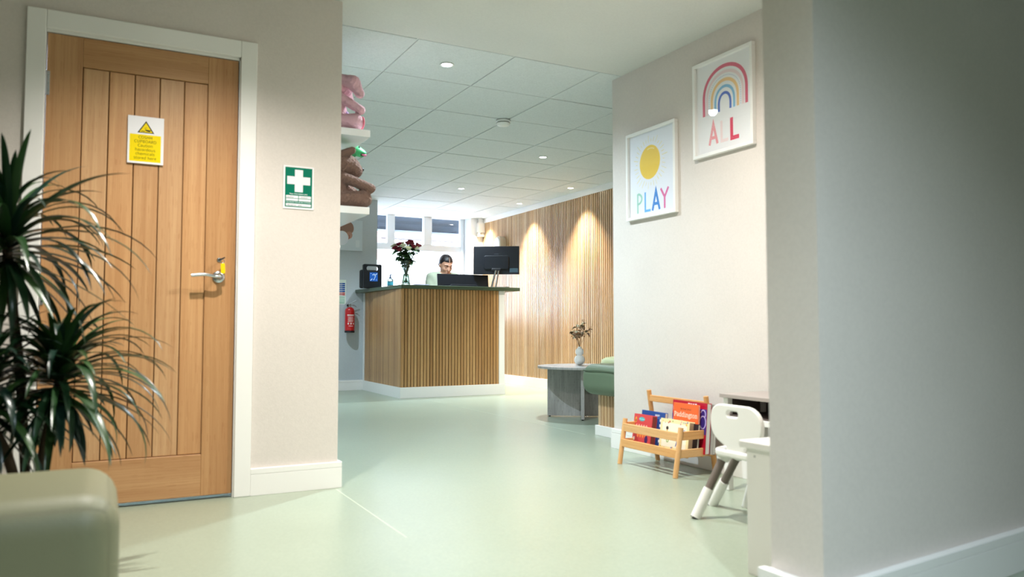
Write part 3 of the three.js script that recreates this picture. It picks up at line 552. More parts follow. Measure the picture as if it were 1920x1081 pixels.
// ---------------------------------------------------------------- toy shelves and plush toys
for (const [y, l] of [[1.803, 'upper white floating shelf carrying the pink plush toy'], [1.384, 'lower white floating shelf carrying the brown plush bear']]) tag(obj('wall_shelf', rbb(1.013, y - 0.019, -4.62, 1.262, y + 0.019, -4.03, 0.002), phy(0xf4f2ef, 0.18, { clearcoat: 0.5, clearcoatRoughness: 0.1 })), l, 'shelf', 'floating toy shelves');
const fuzz = (x, y, z, a) => a * (Math.sin(x * 310 + y * 130) * Math.sin(y * 290 + z * 170) + 0.6 * Math.sin(x * 530 - z * 410) * Math.sin(y * 610 + x * 200));
const fur = (c) => phy(c, 0.95, { sheen: 0.6, sheenRoughness: 0.6, sheenColor: new THREE.Color(c).lerp(new THREE.Color(0xffffff), 0.3), bumpMap: furTex, bumpScale: 0.002 });
{
  const t = thing('plush_bear', 'brown plush bear sitting on the lower shelf', 'plush toy', [1.03, 1.404, -4.16]), m = fur(0x86685a);
  const body = (x, y, z) => { let d = ell(x, y, z, [0.07, 0.10, 0], [0.075, 0.10, 0.08]); d = smin(d, cap(x, y, z, [0.10, 0.165, 0.06], [0.255, 0.112, 0.075], 0.03, 0.026), 0.02); d = smin(d, cap(x, y, z, [0.09, 0.165, -0.06], [0.22, 0.1, -0.09], 0.03, 0.026), 0.02); d = smin(d, cap(x, y, z, [0.09, 0.045, 0.055], [0.215, 0.05, 0.07], 0.043, 0.046), 0.015); d = smin(d, cap(x, y, z, [0.09, 0.045, -0.055], [0.21, 0.045, -0.085], 0.043, 0.044), 0.015); return d + fuzz(x, y, z, 0.0018); };
  obj('body', nets(body, [-0.03, -0.005, -0.16], [0.3, 0.23, 0.16], 0.0055), m, t);
  const head = (x, y, z) => { let d = ell(x, y, z, [0.10, 0.235, 0.01], [0.075, 0.068, 0.07]); d = smin(d, ell(x, y, z, [0.185, 0.212, 0.02], [0.038, 0.04, 0.042]), 0.03); d = smin(d, ell(x, y, z, [0.15, 0.245, 0.01], [0.05, 0.05, 0.05]), 0.03); return d + fuzz(x, y, z, 0.0018); };
  const h = obj('head', nets(head, [0.0, 0.14, -0.08], [0.25, 0.32, 0.1], 0.0055), m, t);
  for (const s of [1, -1]) obj('ear', nets((x, y, z) => cap(x, y, z, [0.09, 0.285, s * 0.045], [0.155, 0.315, s * 0.055], 0.024, 0.02) + fuzz(x, y, z, 0.0015), [0.04, 0.24, s * 0.05 - 0.05], [0.2, 0.36, s * 0.05 + 0.05], 0.0055), m, h);
  obj('nose', new THREE.SphereGeometry(0.014, 14, 10).scale(0.7, 0.8, 1.1).translate(0.222, 0.222, 0.02), std(0x1b1310, 0.4), h);
  for (const s of [1, -1]) obj('eye', new THREE.SphereGeometry(0.007, 10, 8).translate(0.165, 0.262, 0.012 + s * 0.036), M.blackPlastic, h);
}
{
  const t = thing('plush_rabbit', 'pink plush rabbit with long ears on the upper shelf', 'plush toy', [1.03, 1.823, -4.17]), m = fur(0xf8c4ce), dk = fur(0xf07a8a);
  const body = (x, y, z) => { let d = ell(x, y, z, [0.07, 0.10, 0], [0.07, 0.10, 0.075]); d = smin(d, cap(x, y, z, [0.08, 0.185, 0.06], [0.195, 0.118, 0.085], 0.027, 0.024), 0.015); d = smin(d, cap(x, y, z, [0.08, 0.175, -0.06], [0.17, 0.1, -0.085], 0.027, 0.024), 0.015); d = smin(d, cap(x, y, z, [0.08, 0.045, 0.06], [0.165, 0.05, 0.075], 0.04, 0.048), 0.012); d = smin(d, cap(x, y, z, [0.08, 0.045, -0.06], [0.16, 0.048, -0.075], 0.04, 0.046), 0.012); return d + fuzz(x, y, z, 0.0014); };
  obj('body', nets(body, [-0.03, -0.008, -0.16], [0.26, 0.25, 0.16], 0.0055), m, t);
  for (const s of [1, -1]) obj('paw_pad', nets((x, y, z) => ell(x, y, z, [0.205, 0.05, s * 0.077], [0.012, 0.036, 0.034]), [0.18, 0, s * 0.077 - 0.05], [0.23, 0.1, s * 0.077 + 0.05], 0.005), dk, t);
  const h = obj('head', nets((x, y, z) => smin(ell(x, y, z, [0.075, 0.245, 0], [0.068, 0.062, 0.066]), ell(x, y, z, [0.135, 0.232, 0], [0.034, 0.032, 0.038]), 0.03) + fuzz(x, y, z, 0.0014), [-0.02, 0.16, -0.09], [0.2, 0.33, 0.09], 0.0055), m, t);
  for (const s of [1, -1]) obj('ear', nets((x, y, z) => smin(cap(x, y, z, [0.075, 0.29, s * 0.04], [0.15, 0.262, s * 0.085], 0.027, 0.036), cap(x, y, z, [0.15, 0.262, s * 0.085], [0.185, 0.205, s * 0.095], 0.036, 0.026), 0.02) + fuzz(x, y, z, 0.0014), [0.02, 0.13, s * 0.07 - 0.09], [0.25, 0.35, s * 0.07 + 0.09], 0.006), m, h);
  obj('bow', nets((x, y, z) => Math.min(ell(x, y, z, [0.115, 0.185, 0.03], [0.022, 0.02, 0.03]), ell(x, y, z, [0.115, 0.185, -0.03], [0.022, 0.02, 0.03])), [0.08, 0.15, -0.07], [0.15, 0.22, 0.07], 0.005), std(0xe9b7c4, 0.7), t);
  obj('tummy_patch', nets((x, y, z) => ell(x, y, z, [0.128, 0.085, 0.02], [0.02, 0.035, 0.04]), [0.1, 0.03, -0.03], [0.16, 0.13, 0.07], 0.005), fur(0xcfb6de), t);
}
{
  const t = thing('plush_dinosaur', 'green long necked plush dinosaur behind the brown bear', 'plush toy', [1.06, 1.404, -4.42]), m = std(0x2f8a55, 0.55);
  const f = (x, y, z) => { let d = ell(x, y, z, [0.07, 0.14, 0], [0.085, 0.07, 0.06]); for (const [a, b] of [[0.02, 0.035], [0.12, 0.035], [0.02, -0.035], [0.12, -0.035]]) d = smin(d, cap(x, y, z, [a, 0.11, b], [a, 0.025, b], 0.025, 0.024), 0.02); d = smin(d, cap(x, y, z, [0.1, 0.17, 0], [0.13, 0.3, 0.0], 0.04, 0.026), 0.03); d = smin(d, cap(x, y, z, [0.13, 0.3, 0], [0.215, 0.365, 0.02], 0.026, 0.022), 0.02); return d; };
  obj('body', nets(f, [-0.05, -0.005, -0.09], [0.28, 0.42, 0.09], 0.006), m, t);
  const h = obj('head', nets((x, y, z) => smax(smin(ell(x, y, z, [0.235, 0.385, 0.02], [0.034, 0.03, 0.03]), ell(x, y, z, [0.268, 0.372, 0.02], [0.026, 0.022, 0.026]), 0.02), -rboxd(x, y, z, [0.285, 0.362, 0.02], [0.03, 0.006, 0.04], 0.004), 0.004), [0.18, 0.33, -0.03], [0.32, 0.44, 0.07], 0.004), std(0x35a060, 0.5), t);
  obj('mouth', rbox(0.03, 0.008, 0.04, 0.003, 2, 0.277, 0.362, 0.02), std(0xe07a9c, 0.6), h);
  for (const s of [1, -1]) obj('eye', new THREE.SphereGeometry(0.006, 10, 8).translate(0.245, 0.402, 0.02 + s * 0.022), M.blackPlastic, h);
}
{
  const c = thing('white_cloth', 'white crumpled cloth hanging beside the wall corner', 'cloth', [1.013, 1.06, -4.02]);
  obj('fabric', nets((x, y, z) => { const w = 0.004 * Math.sin(z * 160 + y * 30) + 0.003 * Math.sin(y * 140 + z * 60); const b = 0.036 + 0.03 * Math.sin(Math.min(1, Math.max(0, (0.24 - y) / 0.22)) * 2.4) + 0.006 * Math.sin(y * 70); return smax(x - b - w, Math.max(-x, Math.abs(z) - 0.07, Math.abs(y - 0.12) - 0.12), 0.02); }, [-0.01, -0.02, -0.09], [0.11, 0.26, 0.09], 0.005), std(0xf4f2f2, 0.85), c);
  obj('hook', [rod([0, 0.25, 0], [0.04, 0.255, 0], 0.004), rod([0.04, 0.255, 0], [0.045, 0.27, 0], 0.004)], M.chrome, c);
}

// ---------------------------------------------------------------- waiting area
{
  const t = thing('round_table', 'round grey wood table on crossed panel legs', 'table', [3.66, 0, -5.64], -0.57);
  obj('table_top', metreUV(lathe([[0, 0.415], [0.383, 0.415], [0.385, 0.417], [0.385, 0.433], [0.383, 0.435], [0, 0.435]], 72)), std(0xffffff, 0.3, { map: greyWoodTex }), t);
  obj('panel_leg', rbox(0.6, 0.407, 0.028, 0.002, 1, 0, 0.2115, 0), M.greyWood, t);
  for (const s of [1, -1]) obj('panel_leg', rbox(0.028, 0.407, 0.286, 0.002, 1, 0, 0.2115, s * 0.157), M.greyWood, t);
  for (const [x, z] of [[-0.28, 0], [0.28, 0], [0, 0.28], [0, -0.28]]) obj('foot', rod([x, 0, z], [x, 0.009, z], 0.009), M.blackSoft, t);
}
{
  const v = thing('bubble_vase', 'white double bubble vase on the round table', 'vase', [3.67, 0.435, -5.70]), p = [];
  for (let i = 0; i <= 14; i++) { const a = -1.35 + (i / 14) * 2.45; p.push([0.046 * Math.cos(a), 0.046 + 0.046 * Math.sin(a)]); }
  for (let i = 0; i <= 14; i++) { const a = -1.0 + (i / 14) * 2.2; p.push([0.037 * Math.cos(a), 0.116 + 0.036 * Math.sin(a)]); }
  obj('body', lathe([[0, 0.001], ...p, [0.015, 0.16], [0.012, 0.16], [0.01, 0.14], [0, 0.14]], 36), std(0xf7f5f0, 0.45), v);
  const bm = std(0x8a6a50, 0.8), pl = [std(0xb08a68, 0.8, { side: THREE.DoubleSide }), std(0x94745a, 0.8, { side: THREE.DoubleSide }), std(0x6f6a4c, 0.8, { side: THREE.DoubleSide })], cr = std(0xe8dcc2, 0.8), lg = leafGeo(0.045, 0.016, 0.25, 0.3);
  const RR = [0.04, 0.09, 0.055, 0.12, 0.03, 0.075, 0.1, 0.05], AA = RR.map((q, k) => k * 0.8 + rr(-0.2, 0.2)), side = RR.map((q, k) => q * Math.cos(AA[k] - 0.486));
  const ord = ['leftmost', 'second from left', 'third from left', 'fourth from left', 'fourth from right', 'third from right', 'second from right', 'rightmost'];
  for (let k = 0; k < 8; k++) {
    const a = AA[k], R = [0.04, 0.09, 0.055, 0.12, 0.03, 0.075, 0.1, 0.05][k], H = [0.37, 0.33, 0.31, 0.35, 0.3, 0.29, 0.30, 0.34][k];
    const s = thing('dried_flower_stem', 'dried brown flower stem in the white bubble vase, ' + ord[side.filter((q) => q < side[k]).length], 'dried flower', [3.67, 0.435, -5.70], 0, 'dried stems in the bubble vase');
    const top = [R * Math.cos(a), H, R * Math.sin(a)], mid = [top[0] * 0.35, 0.22, top[2] * 0.35];
    obj('stem', tube([[0, 0.146, 0], [top[0] * 0.05, 0.165, top[2] * 0.05], mid, top], 0.0016, 14, 5), bm, s);
    for (let i = 0; i < 7; i++) { const q = rr(0.25, 1), l = obj('leaf', lg, pl[i % 3], s); l.position.set(mid[0] + (top[0] - mid[0]) * q, mid[1] + (top[1] - mid[1]) * q, mid[2] + (top[2] - mid[2]) * q); l.rotation.set(rr(-0.7, 0.7), rr(0, 6.3), rr(-0.6, 0.8)); l.scale.setScalar(rr(0.6, 1.1)); }
    if (k % 3 === 0) for (let i = 0; i < 2; i++) { const f = obj('bloom', bloomGeo, cr, s); f.scale.setScalar(0.5); f.position.set(top[0] * rr(0.7, 1), top[1] - i * 0.05 - 0.02, top[2] * rr(0.7, 1)); f.rotation.z = rr(-0.6, 0.6); }
    else for (let i = 0; i < 4; i++) obj('bud', new THREE.SphereGeometry(0.006, 8, 6).translate(top[0] + rr(-0.015, 0.015), top[1] - i * 0.02, top[2] + rr(-0.015, 0.015)), pl[i % 2], s);
  }
}
{
  const b = thing('bench_seat', 'green upholstered bench on an oak slatted base', 'bench', [3.12, 0, -4.282]);
  const L = 1.78;
  const seat = obj('seat', nets((x, y, z) => rboxd(x, y, z, [L / 2 - 0.06, 0.392, -0.242], [L / 2 + 0.0, 0.104, 0.228], 0.075) - 0.004 * Math.cos(x * 3), [-0.1, 0.27, -0.5], [L + 0.0, 0.52, 0.06], 0.012), M.green, b);
  obj('piping', tube([[-0.062, 0.46, -0.03], [-0.064, 0.462, -0.2], [-0.06, 0.455, -0.40], [-0.03, 0.455, -0.462], [0.1, 0.455, -0.474], [L - 0.1, 0.455, -0.474]], 0.004, 60, 6), std(0x4f5d48, 0.5), seat);
  obj('backrest', nets((x, y, z) => rboxd(x, y, z, [L / 2 - 0.02, 0.795, -0.063], [L / 2, 0.155, 0.062], 0.04), [-0.06, 0.62, -0.14], [L + 0.02, 0.97, 0.02], 0.012), M.green, b);
  obj('plinth', [rbb(0, 0, -0.366, L, 0.07, 0.0, 0.002)], M.white, b);
  obj('base', bb(0.032, 0.07, -0.34, L, 0.29, 0.0), M.felt, b);
  const g = [0, 1, 2].map((i) => metreUV(rbox(0.0295, 0.222, 0.014, 0.0015), i * 0.2, i * 0.5));
  for (let i = 0; i < 9; i++) { const s = obj('slat', g[i % 3], slatMats[(i * 2) % 5], b); s.rotation.y = Math.PI / 2; s.position.set(0.025, 0.181, -0.335 + i * 0.0369); }
  for (let i = 0; i < 47; i++) { const s = obj('slat', g[i % 3], slatMats[(i * 3) % 5], b); s.position.set(0.038 + i * 0.0369, 0.181, -0.347); }
}
{
  const p = thing('pouf', 'round pale olive pouf behind the grey table', 'pouf', [4.40, 0, -6.1]);
  obj('cushion', lathe([[0, 0.12], [0.19, 0.12], [0.2, 0.14], [0.205, 0.3], [0.2, 0.41], [0.185, 0.455], [0.15, 0.475], [0.08, 0.485], [0, 0.487]], 48), phy(0xa3a87f, 0.5, { bumpMap: leatherTex, bumpScale: 0.0003 }), p);
  obj('piping', new THREE.TorusGeometry(0.198, 0.005, 8, 48).rotateX(Math.PI / 2).translate(0, 0.42, 0), M.olive, p);
  obj('base', lathe([[0, 0], [0.17, 0], [0.175, 0.01], [0.175, 0.12], [0, 0.12]], 40), M.blackSoft, p);
}

// ---------------------------------------------------------------- framed nursery prints
function framed(label, y, z, w, h, draw) {
  const f = thing('framed_print', label, 'picture', [2.894, y, z], -Math.PI / 2);
  const b = 0.018, D = 0.026, fr = [rbox(w, b, D, 0.002, 2, 0, h / 2 - b / 2, D / 2), rbox(w, b, D, 0.002, 2, 0, -h / 2 + b / 2, D / 2), rbox(b, h - 2 * b, D, 0.002, 2, -w / 2 + b / 2, 0, D / 2), rbox(b, h - 2 * b, D, 0.002, 2, w / 2 - b / 2, 0, D / 2)];
  obj('frame', fr, M.white, f);
  obj('print', new THREE.PlaneGeometry(w - 2 * b, h - 2 * b).translate(0, 0, 0.008), std(0xffffff, 0.7, { map: canvasTex(768, Math.round(768 * h / w), draw) }), f);
  obj('pane', bb(-w / 2 + b, -h / 2 + b, 0.0115, w / 2 - b, h / 2 - b, 0.0135), M.glass, f);
}
const dots = (g, x0, y0, x1, y1, c, n, r) => { g.fillStyle = c; for (let i = 0; i < n; i++) { g.beginPath(); g.arc(rr(x0, x1), rr(y0, y1), r, 0, 7); g.fill(); } };
function letter(g, ch, x, y, w, h, lw, col, dot) {
  g.strokeStyle = col; g.lineWidth = lw; g.lineCap = 'butt'; g.lineJoin = 'miter'; g.beginPath();
  const q = (pts) => { g.moveTo(x + pts[0][0] * w, y + pts[0][1] * h); for (const p of pts.slice(1)) g.lineTo(x + p[0] * w, y + p[1] * h); };
  const D = { A: [[[0.02, 1], [0.5, 0.04], [0.98, 1]], [[0.2, 0.68], [0.8, 0.68]]], L: [[[0.15, 0], [0.15, 0.95], [0.95, 0.95]]], P: [[[0.15, 1], [0.15, 0]]], Y: [[[0.02, 0], [0.5, 0.45], [0.98, 0]], [[0.5, 0.42], [0.5, 1]]] }[ch];
  D.forEach(q); g.stroke();
  if (ch === 'P') { g.beginPath(); g.ellipse(x + w * 0.2, y + h * 0.28, w * 0.62, h * 0.25, 0, -Math.PI / 2, Math.PI / 2); g.stroke(); }
  if (dot) { g.fillStyle = dot; D.forEach((pl) => { for (let i = 0; i + 1 < pl.length; i++) { const a = pl[i], b = pl[i + 1], L = Math.hypot((b[0] - a[0]) * w, (b[1] - a[1]) * h), n = Math.floor(L / 12); for (let k = 0; k < n; k++) { const t = (k + 0.5) / n, s = (k % 2 - 0.5) * lw * 0.45; g.beginPath(); g.arc(x + (a[0] + (b[0] - a[0]) * t) * w + s, y + (a[1] + (b[1] - a[1]) * t) * h, 2.6, 0, 7); g.fill(); } } }); }
}
framed('white framed rainbow print reading ALL', 1.942, -3.069, 0.448, 0.524, (g, w, h) => {
  g.fillStyle = '#f3f2f4'; g.fillRect(0, 0, w, h);
  const cx = w * 0.52, by = h * 0.575, arc = (rx, ry0, lw, c, dash, l = by) => { const ry = ry0 * 1.11; g.strokeStyle = c; g.lineWidth = lw; g.setLineDash(dash || []); g.beginPath(); g.moveTo(cx - rx, l); g.lineTo(cx - rx, by - ry * 0.35); g.bezierCurveTo(cx - rx, by - ry * 1.12, cx + rx, by - ry * 1.12, cx + rx, by - ry * 0.35); g.lineTo(cx + rx, l); g.stroke(); g.setLineDash([]); };
  arc(w * 0.385, h * 0.475, 36, '#dd5d7c'); arc(w * 0.325, h * 0.41, 30, '#f0dadd'); arc(w * 0.285, h * 0.37, 7, '#9fb2d8', [9, 12]); arc(w * 0.235, h * 0.325, 32, '#f5cb8e'); arc(w * 0.17, h * 0.255, 28, '#86c0e4'); arc(w * 0.105, h * 0.185, 28, '#4f6fca');
  letter(g, 'A', w * 0.23, h * 0.68, w * 0.155, h * 0.235, 30, '#f09aa2', '#fbe3e2'); letter(g, 'L', w * 0.435, h * 0.68, w * 0.15, h * 0.235, 32, '#f5dfe0'); letter(g, 'L', w * 0.615, h * 0.68, w * 0.16, h * 0.235, 40, '#e0355c', '#f7b3c0');
});
framed('white framed sun print reading PLAY', 1.684, -3.681, 0.468, 0.538, (g, w, h) => {
  g.fillStyle = '#eceef6'; g.fillRect(0, 0, w, h);
  const cx = w * 0.46, cy = h * 0.37;
  g.strokeStyle = '#efdf9c'; g.lineCap = 'round';
  for (let i = 0; i < 34; i++) { const a = i * Math.PI * 2 / 34, r0 = w * rr(0.27, 0.285), r1 = w * rr(0.31, 0.385); g.lineWidth = rr(4, 7); g.beginPath(); g.moveTo(cx + Math.cos(a) * r0, cy + Math.sin(a) * r0 * 1.02); g.lineTo(cx + Math.cos(a + 0.02) * r1, cy + Math.sin(a + 0.02) * r1); g.stroke(); }
  g.fillStyle = '#f4cf52'; g.beginPath(); g.ellipse(cx, cy, w * 0.225, w * 0.235, 0.3, 0, 7); g.fill();
  g.strokeStyle = '#fbe9b0'; g.lineWidth = 9; g.beginPath(); g.arc(cx + 8, cy, w * 0.19, -1.9, -1.1); g.stroke();
  const y = h * 0.72, hh = h * 0.24;
  letter(g, 'P', w * 0.16, y, w * 0.14, hh, 24, '#9fcdbb'); letter(g, 'L', w * 0.33, y, w * 0.15, hh, 26, '#6fb4ec'); letter(g, 'A', w * 0.51, y, w * 0.16, hh, 30, '#2b7fd0', '#9fd0f2'); letter(g, 'Y', w * 0.69, y, w * 0.17, hh, 26, '#dc5f9c', '#f4bcd6');
});

// ---------------------------------------------------------------- children's corner
{
  const r = thing('book_rack', 'small pine book rack holding picture books', 'book rack', [2.72, 0, -3.358]);
  const X = (x) => x - 2.72, zl = -0.2375, zr = 0.2375, pr = 0.0135;
  for (const z of [zl, zr]) {
    obj('front_post', metreUV(rod([X(2.578), 0, z], [X(2.618), 0.25, z], pr, pr, 16)), pine[0], r);
    obj('rear_post', metreUV(rod([X(2.845), 0, z], [X(2.785), 0.402, z], pr, pr, 16)), pine[1], r);
  }
  const railZ = (x, y, hgt) => metreUV(rbox(0.014, hgt, 0.475, 0.003, 2, X(x), y, 0), 0.3, y, true);
  obj('front_rail', railZ(2.607, 0.202, 0.044), pine[0], r); obj('front_rail', railZ(2.592, 0.118, 0.044), pine[2], r);
  obj('rear_rail', railZ(2.789, 0.357, 0.036), pine[1], r); obj('rear_rail', railZ(2.82, 0.11, 0.04), pine[1], r);
  for (const z of [zl, zr]) { obj('side_rail', metreUV(rbox(0.215, 0.044, 0.014, 0.003, 2, X(2.71), 0.208, z), 0.1, z, true), pine[2], r); obj('side_rail', metreUV(rbox(0.235, 0.042, 0.014, 0.003, 2, X(2.71), 0.118, z), 0.4, z, true), pine[0], r); }
  obj('bottom_rail', railZ(2.66, 0.098, 0.012).translate(0, 0, 0), pine[1], r); obj('bottom_rail', railZ(2.76, 0.098, 0.012), pine[1], r);
}
// books lean back; x is the foot of the front cover, z the middle
function book(label, x, z, y0, w, h, t, lean, cover, pages, draw, spine) {
  const b = thing('picture_book', label, 'book', [x, y0, z], -Math.PI / 2, 'picture books in the rack');
  const q = new THREE.Group();
  const mk = (n, g, m) => obj(n, g.rotateX(-lean), m, b);
  mk('pages', box(w - 0.008, h - 0.008, t - 0.004, 0.002, h / 2, -t / 2), std(pages, 0.8));
  mk('cover', merge([rbox(w, h, 0.0025, 0.001, 1, 0, h / 2, -0.00125), rbox(w, h, 0.0025, 0.001, 1, 0, h / 2, -t + 0.00125), rbox(0.003, h, t, 0.001, 1, -w / 2 + 0.0015, h / 2, -t / 2)]), std(cover, 0.4));
  mk('cover_print', new THREE.PlaneGeometry(w - 0.002, h - 0.002).translate(0, h / 2, 0.0004), std(0xffffff, 0.4, { map: canvasTex(512, Math.round(512 * h / w), draw) }));
}
book('large red and purple picture book at the back of rack', 2.755, -3.235, 0.106, 0.272, 0.262, 0.03, 0.08, 0xb01030, 0xe8e6e2, (g, w, h) => {
  g.fillStyle = '#b4102e'; g.fillRect(0, 0, w, h); g.fillStyle = '#3c2b86'; g.beginPath(); g.ellipse(60, h * 0.38, 70, 90, 0, 0, 7); g.fill(); g.fillRect(w * 0.8, h * 0.12, w * 0.2, h * 0.5);
  g.strokeStyle = '#c9b8e8'; g.lineWidth = 12; g.beginPath(); g.ellipse(60, h * 0.4, 44, 60, 0, 0, 7); g.stroke(); g.beginPath(); g.ellipse(w * 0.9, h * 0.38, 42, 60, 0, 0, 7); g.stroke(); g.beginPath(); g.ellipse(w * 0.9, h * 0.22, 34, 40, 0, 3.4, 7); g.stroke();
  g.fillStyle = '#fff'; g.font = 'bold 54px sans-serif'; g.fillText('KNOW', 6, h * 0.2); g.fillText('THAT', w * 0.45, h * 0.11);
});
book('grey board book behind the red picture book', 2.79, -3.18, 0.106, 0.2, 0.255, 0.016, 0.08, 0x9a9a98, 0xdad8d2, (g, w, h) => { g.fillStyle = '#a4a4a0'; g.fillRect(0, 0, w, h); });
book('orange paperback picture book in front of the red one', 2.735, -3.235, 0.106, 0.2, 0.25, 0.01, 0.06, 0xf0682e, 0xf2efe6, (g, w, h) => {
  g.fillStyle = '#f2692f'; g.fillRect(0, 0, w, h); g.textAlign = 'center'; g.fillStyle = '#3b2412'; g.font = '34px serif'; g.fillText('Michael Bond', w * 0.5, h * 0.13); g.fillStyle = '#fff3e4'; g.font = '88px serif'; g.fillText('Paddington', w * 0.5, h * 0.28); g.font = '44px serif'; g.fillText('and the', w * 0.32, h * 0.4);
  g.fillStyle = '#23356e'; g.beginPath(); g.ellipse(w * 0.66, h * 0.46, 34, 30, 0, 0, 7); g.fill(); g.fillStyle = '#7fae3a'; g.fillRect(w * 0.8, h * 0.7, w * 0.2, h * 0.3);
});
book('cream illustrated board book at the front of rack', 2.685, -3.27, 0.106, 0.235, 0.165, 0.035, 0.12, 0xe9d7a4, 0xb9a083, (g, w, h) => {
  g.fillStyle = '#f3e3ae'; g.fillRect(0, 0, w, h); g.fillStyle = '#f8f1dc'; g.fillRect(40, 40, w - 80, h - 80);
  const pal = ['#e7b24a', '#5b7fc0', '#c46a4c', '#8fae58', '#d98aa0']; for (let i = 0; i < 26; i++) { g.fillStyle = pal[i % 5]; g.beginPath(); g.arc(rr(10, w - 10), i % 2 ? rr(8, 44) : h - rr(8, 44), rr(6, 13), 0, 7); g.fill(); }
  g.fillStyle = '#33281e'; g.beginPath(); g.arc(130, 105, 22, 0, 7); g.fill(); g.fillStyle = '#e9a444'; g.beginPath(); g.moveTo(130, 118); g.lineTo(90, 180); g.lineTo(175, 180); g.fill();
  g.strokeStyle = '#5f7fbc'; g.lineWidth = 8; g.beginPath(); g.arc(430, 130, 26, 0, 7); g.stroke(); g.fillStyle = '#4a6ab0'; g.font = 'bold 90px sans-serif'; g.fillText('A', 290, 300); g.fillStyle = '#8fae58'; g.fillText('o', 120, 270); g.fillStyle = '#c0a070'; for (let i = 0; i < 5; i++) g.fillRect(90 + i * 70, 215, 40, 6);
});
book('black spined book behind the cream board book', 2.715, -3.215, 0.106, 0.19, 0.155, 0.014, 0.12, 0x221a20, 0xd9d3c8, (g, w, h) => { g.fillStyle = '#2a2028'; g.fillRect(0, 0, w, h); });
book('blue and white picture book behind the small red one', 2.70, -3.475, 0.106, 0.205, 0.19, 0.02, 0.12, 0x1f3f86, 0xe6e4e0, (g, w, h) => {
  g.fillStyle = '#234a92'; g.fillRect(0, 0, w, h); g.fillStyle = '#4b6fb4'; g.fillRect(20, 70, w - 40, 16); g.fillStyle = '#e8eaf0'; for (let i = 0; i < 5; i++) g.fillRect(w * 0.8, 90 + i * 70, 80, 38); g.font = 'bold 40px sans-serif'; g.fillText('BABY', 300, 60);
});
book('small red and orange board book at the left of rack', 2.665, -3.52, 0.106, 0.165, 0.17, 0.032, 0.14, 0xc23a3c, 0x8a4038, (g, w, h) => {
  g.fillStyle = '#d2484a'; g.fillRect(0, 0, w, h); g.fillStyle = '#3fb0b4'; g.beginPath(); g.ellipse(w * 0.44, 80, 82, 36, 0, 0, 7); g.fill(); g.fillStyle = '#d8f0ee'; g.font = 'italic 34px serif'; g.textAlign = 'center'; g.fillText('Numbers', w * 0.44, 92);
  g.fillStyle = '#f0a23a'; g.beginPath(); g.ellipse(60, 100, 26, 50, 0, 0, 7); g.fill(); g.fillStyle = '#5a2a18'; g.beginPath(); g.ellipse(60, 112, 12, 26, 0, 0, 7); g.fill(); g.fillStyle = '#f2b8a8'; for (let i = 0; i < 5; i++) { g.beginPath(); g.arc(90 + i * 70, 190, 18, 0, 7); g.fill(); }
  g.fillStyle = '#f08c3a'; for (let i = 0; i < 4; i++) { g.beginPath(); g.ellipse(150 + i * 70, 340, 26, 60, 0, 0, 7); g.fill(); } g.fillStyle = '#3b1f5e'; g.beginPath(); g.ellipse(390, 420, 44, 70, 0, 0, 7); g.fill(); g.fillStyle = '#e8e0d8'; g.fillRect(30, 300, 50, 40); g.fillRect(30, 400, 40, 60);
});
// toddler chair: faces +x, back plate on its -x side
function childChair(label, x, z, turn) {
  const c = thing('child_chair', label, 'chair', [x, 0, z], turn);
  const st = plate(roundRect(0.27, 0.285, 0.07), 0.028, 0.009).rotateX(-Math.PI / 2).translate(0.04, 0.262, 0);
  obj('seat', st, M.whitePlastic, c);
  const s = new THREE.Shape(); // z across, y up
  s.moveTo(-0.045, 0.262); s.lineTo(-0.05, 0.288); s.bezierCurveTo(-0.07, 0.298, -0.135, 0.31, -0.139, 0.375); s.bezierCurveTo(-0.142, 0.43, -0.12, 0.452, -0.075, 0.454); s.lineTo(0.06, 0.454); s.bezierCurveTo(0.11, 0.45, 0.139, 0.42, 0.139, 0.375); s.bezierCurveTo(0.137, 0.31, 0.07, 0.298, 0.05, 0.288); s.lineTo(0.045, 0.262); s.lineTo(-0.045, 0.262);
  const hole = new THREE.Path(); roundRect(0.06, 0.022, 0.0105, -0.015, 0.418, hole); s.holes.push(hole);
  const bk = plate(s, 0.02, 0.006).rotateY(-Math.PI / 2).translate(-0.075, 0, 0);
  obj('backrest', bk, M.whitePlastic, c);
  for (const [fx, fz, tx, tz] of [[-0.168, -0.14, -0.045, -0.1], [-0.148, 0.165, -0.045, 0.1], [0.052, -0.285, 0.05, -0.115], [0.152, -0.185, 0.12, -0.07]]) {
    const at = (t) => [fx + (tx - fx) * t, 0.25 * t, fz + (tz - fz) * t];
    const l = obj('leg', rod(at(0.42), at(0.99), 0.0165, 0.0165, 18), M.legBrown, c);
    obj('leg_sleeve', [rod(at(0.012), at(0.46), 0.021, 0.021, 20)], M.whitePlastic, l); obj('foot_pad', rod(at(0), at(0.02), 0.02, 0.02, 18), M.blackSoft, l); obj('leg_socket', rod(at(0.9), at(0.99), 0.023, 0.028, 18), M.whitePlastic, l);
  }
  return c;
}
childChair('white plastic toddler chair with grey legs before the play table', 2.278, -2.295, 0);
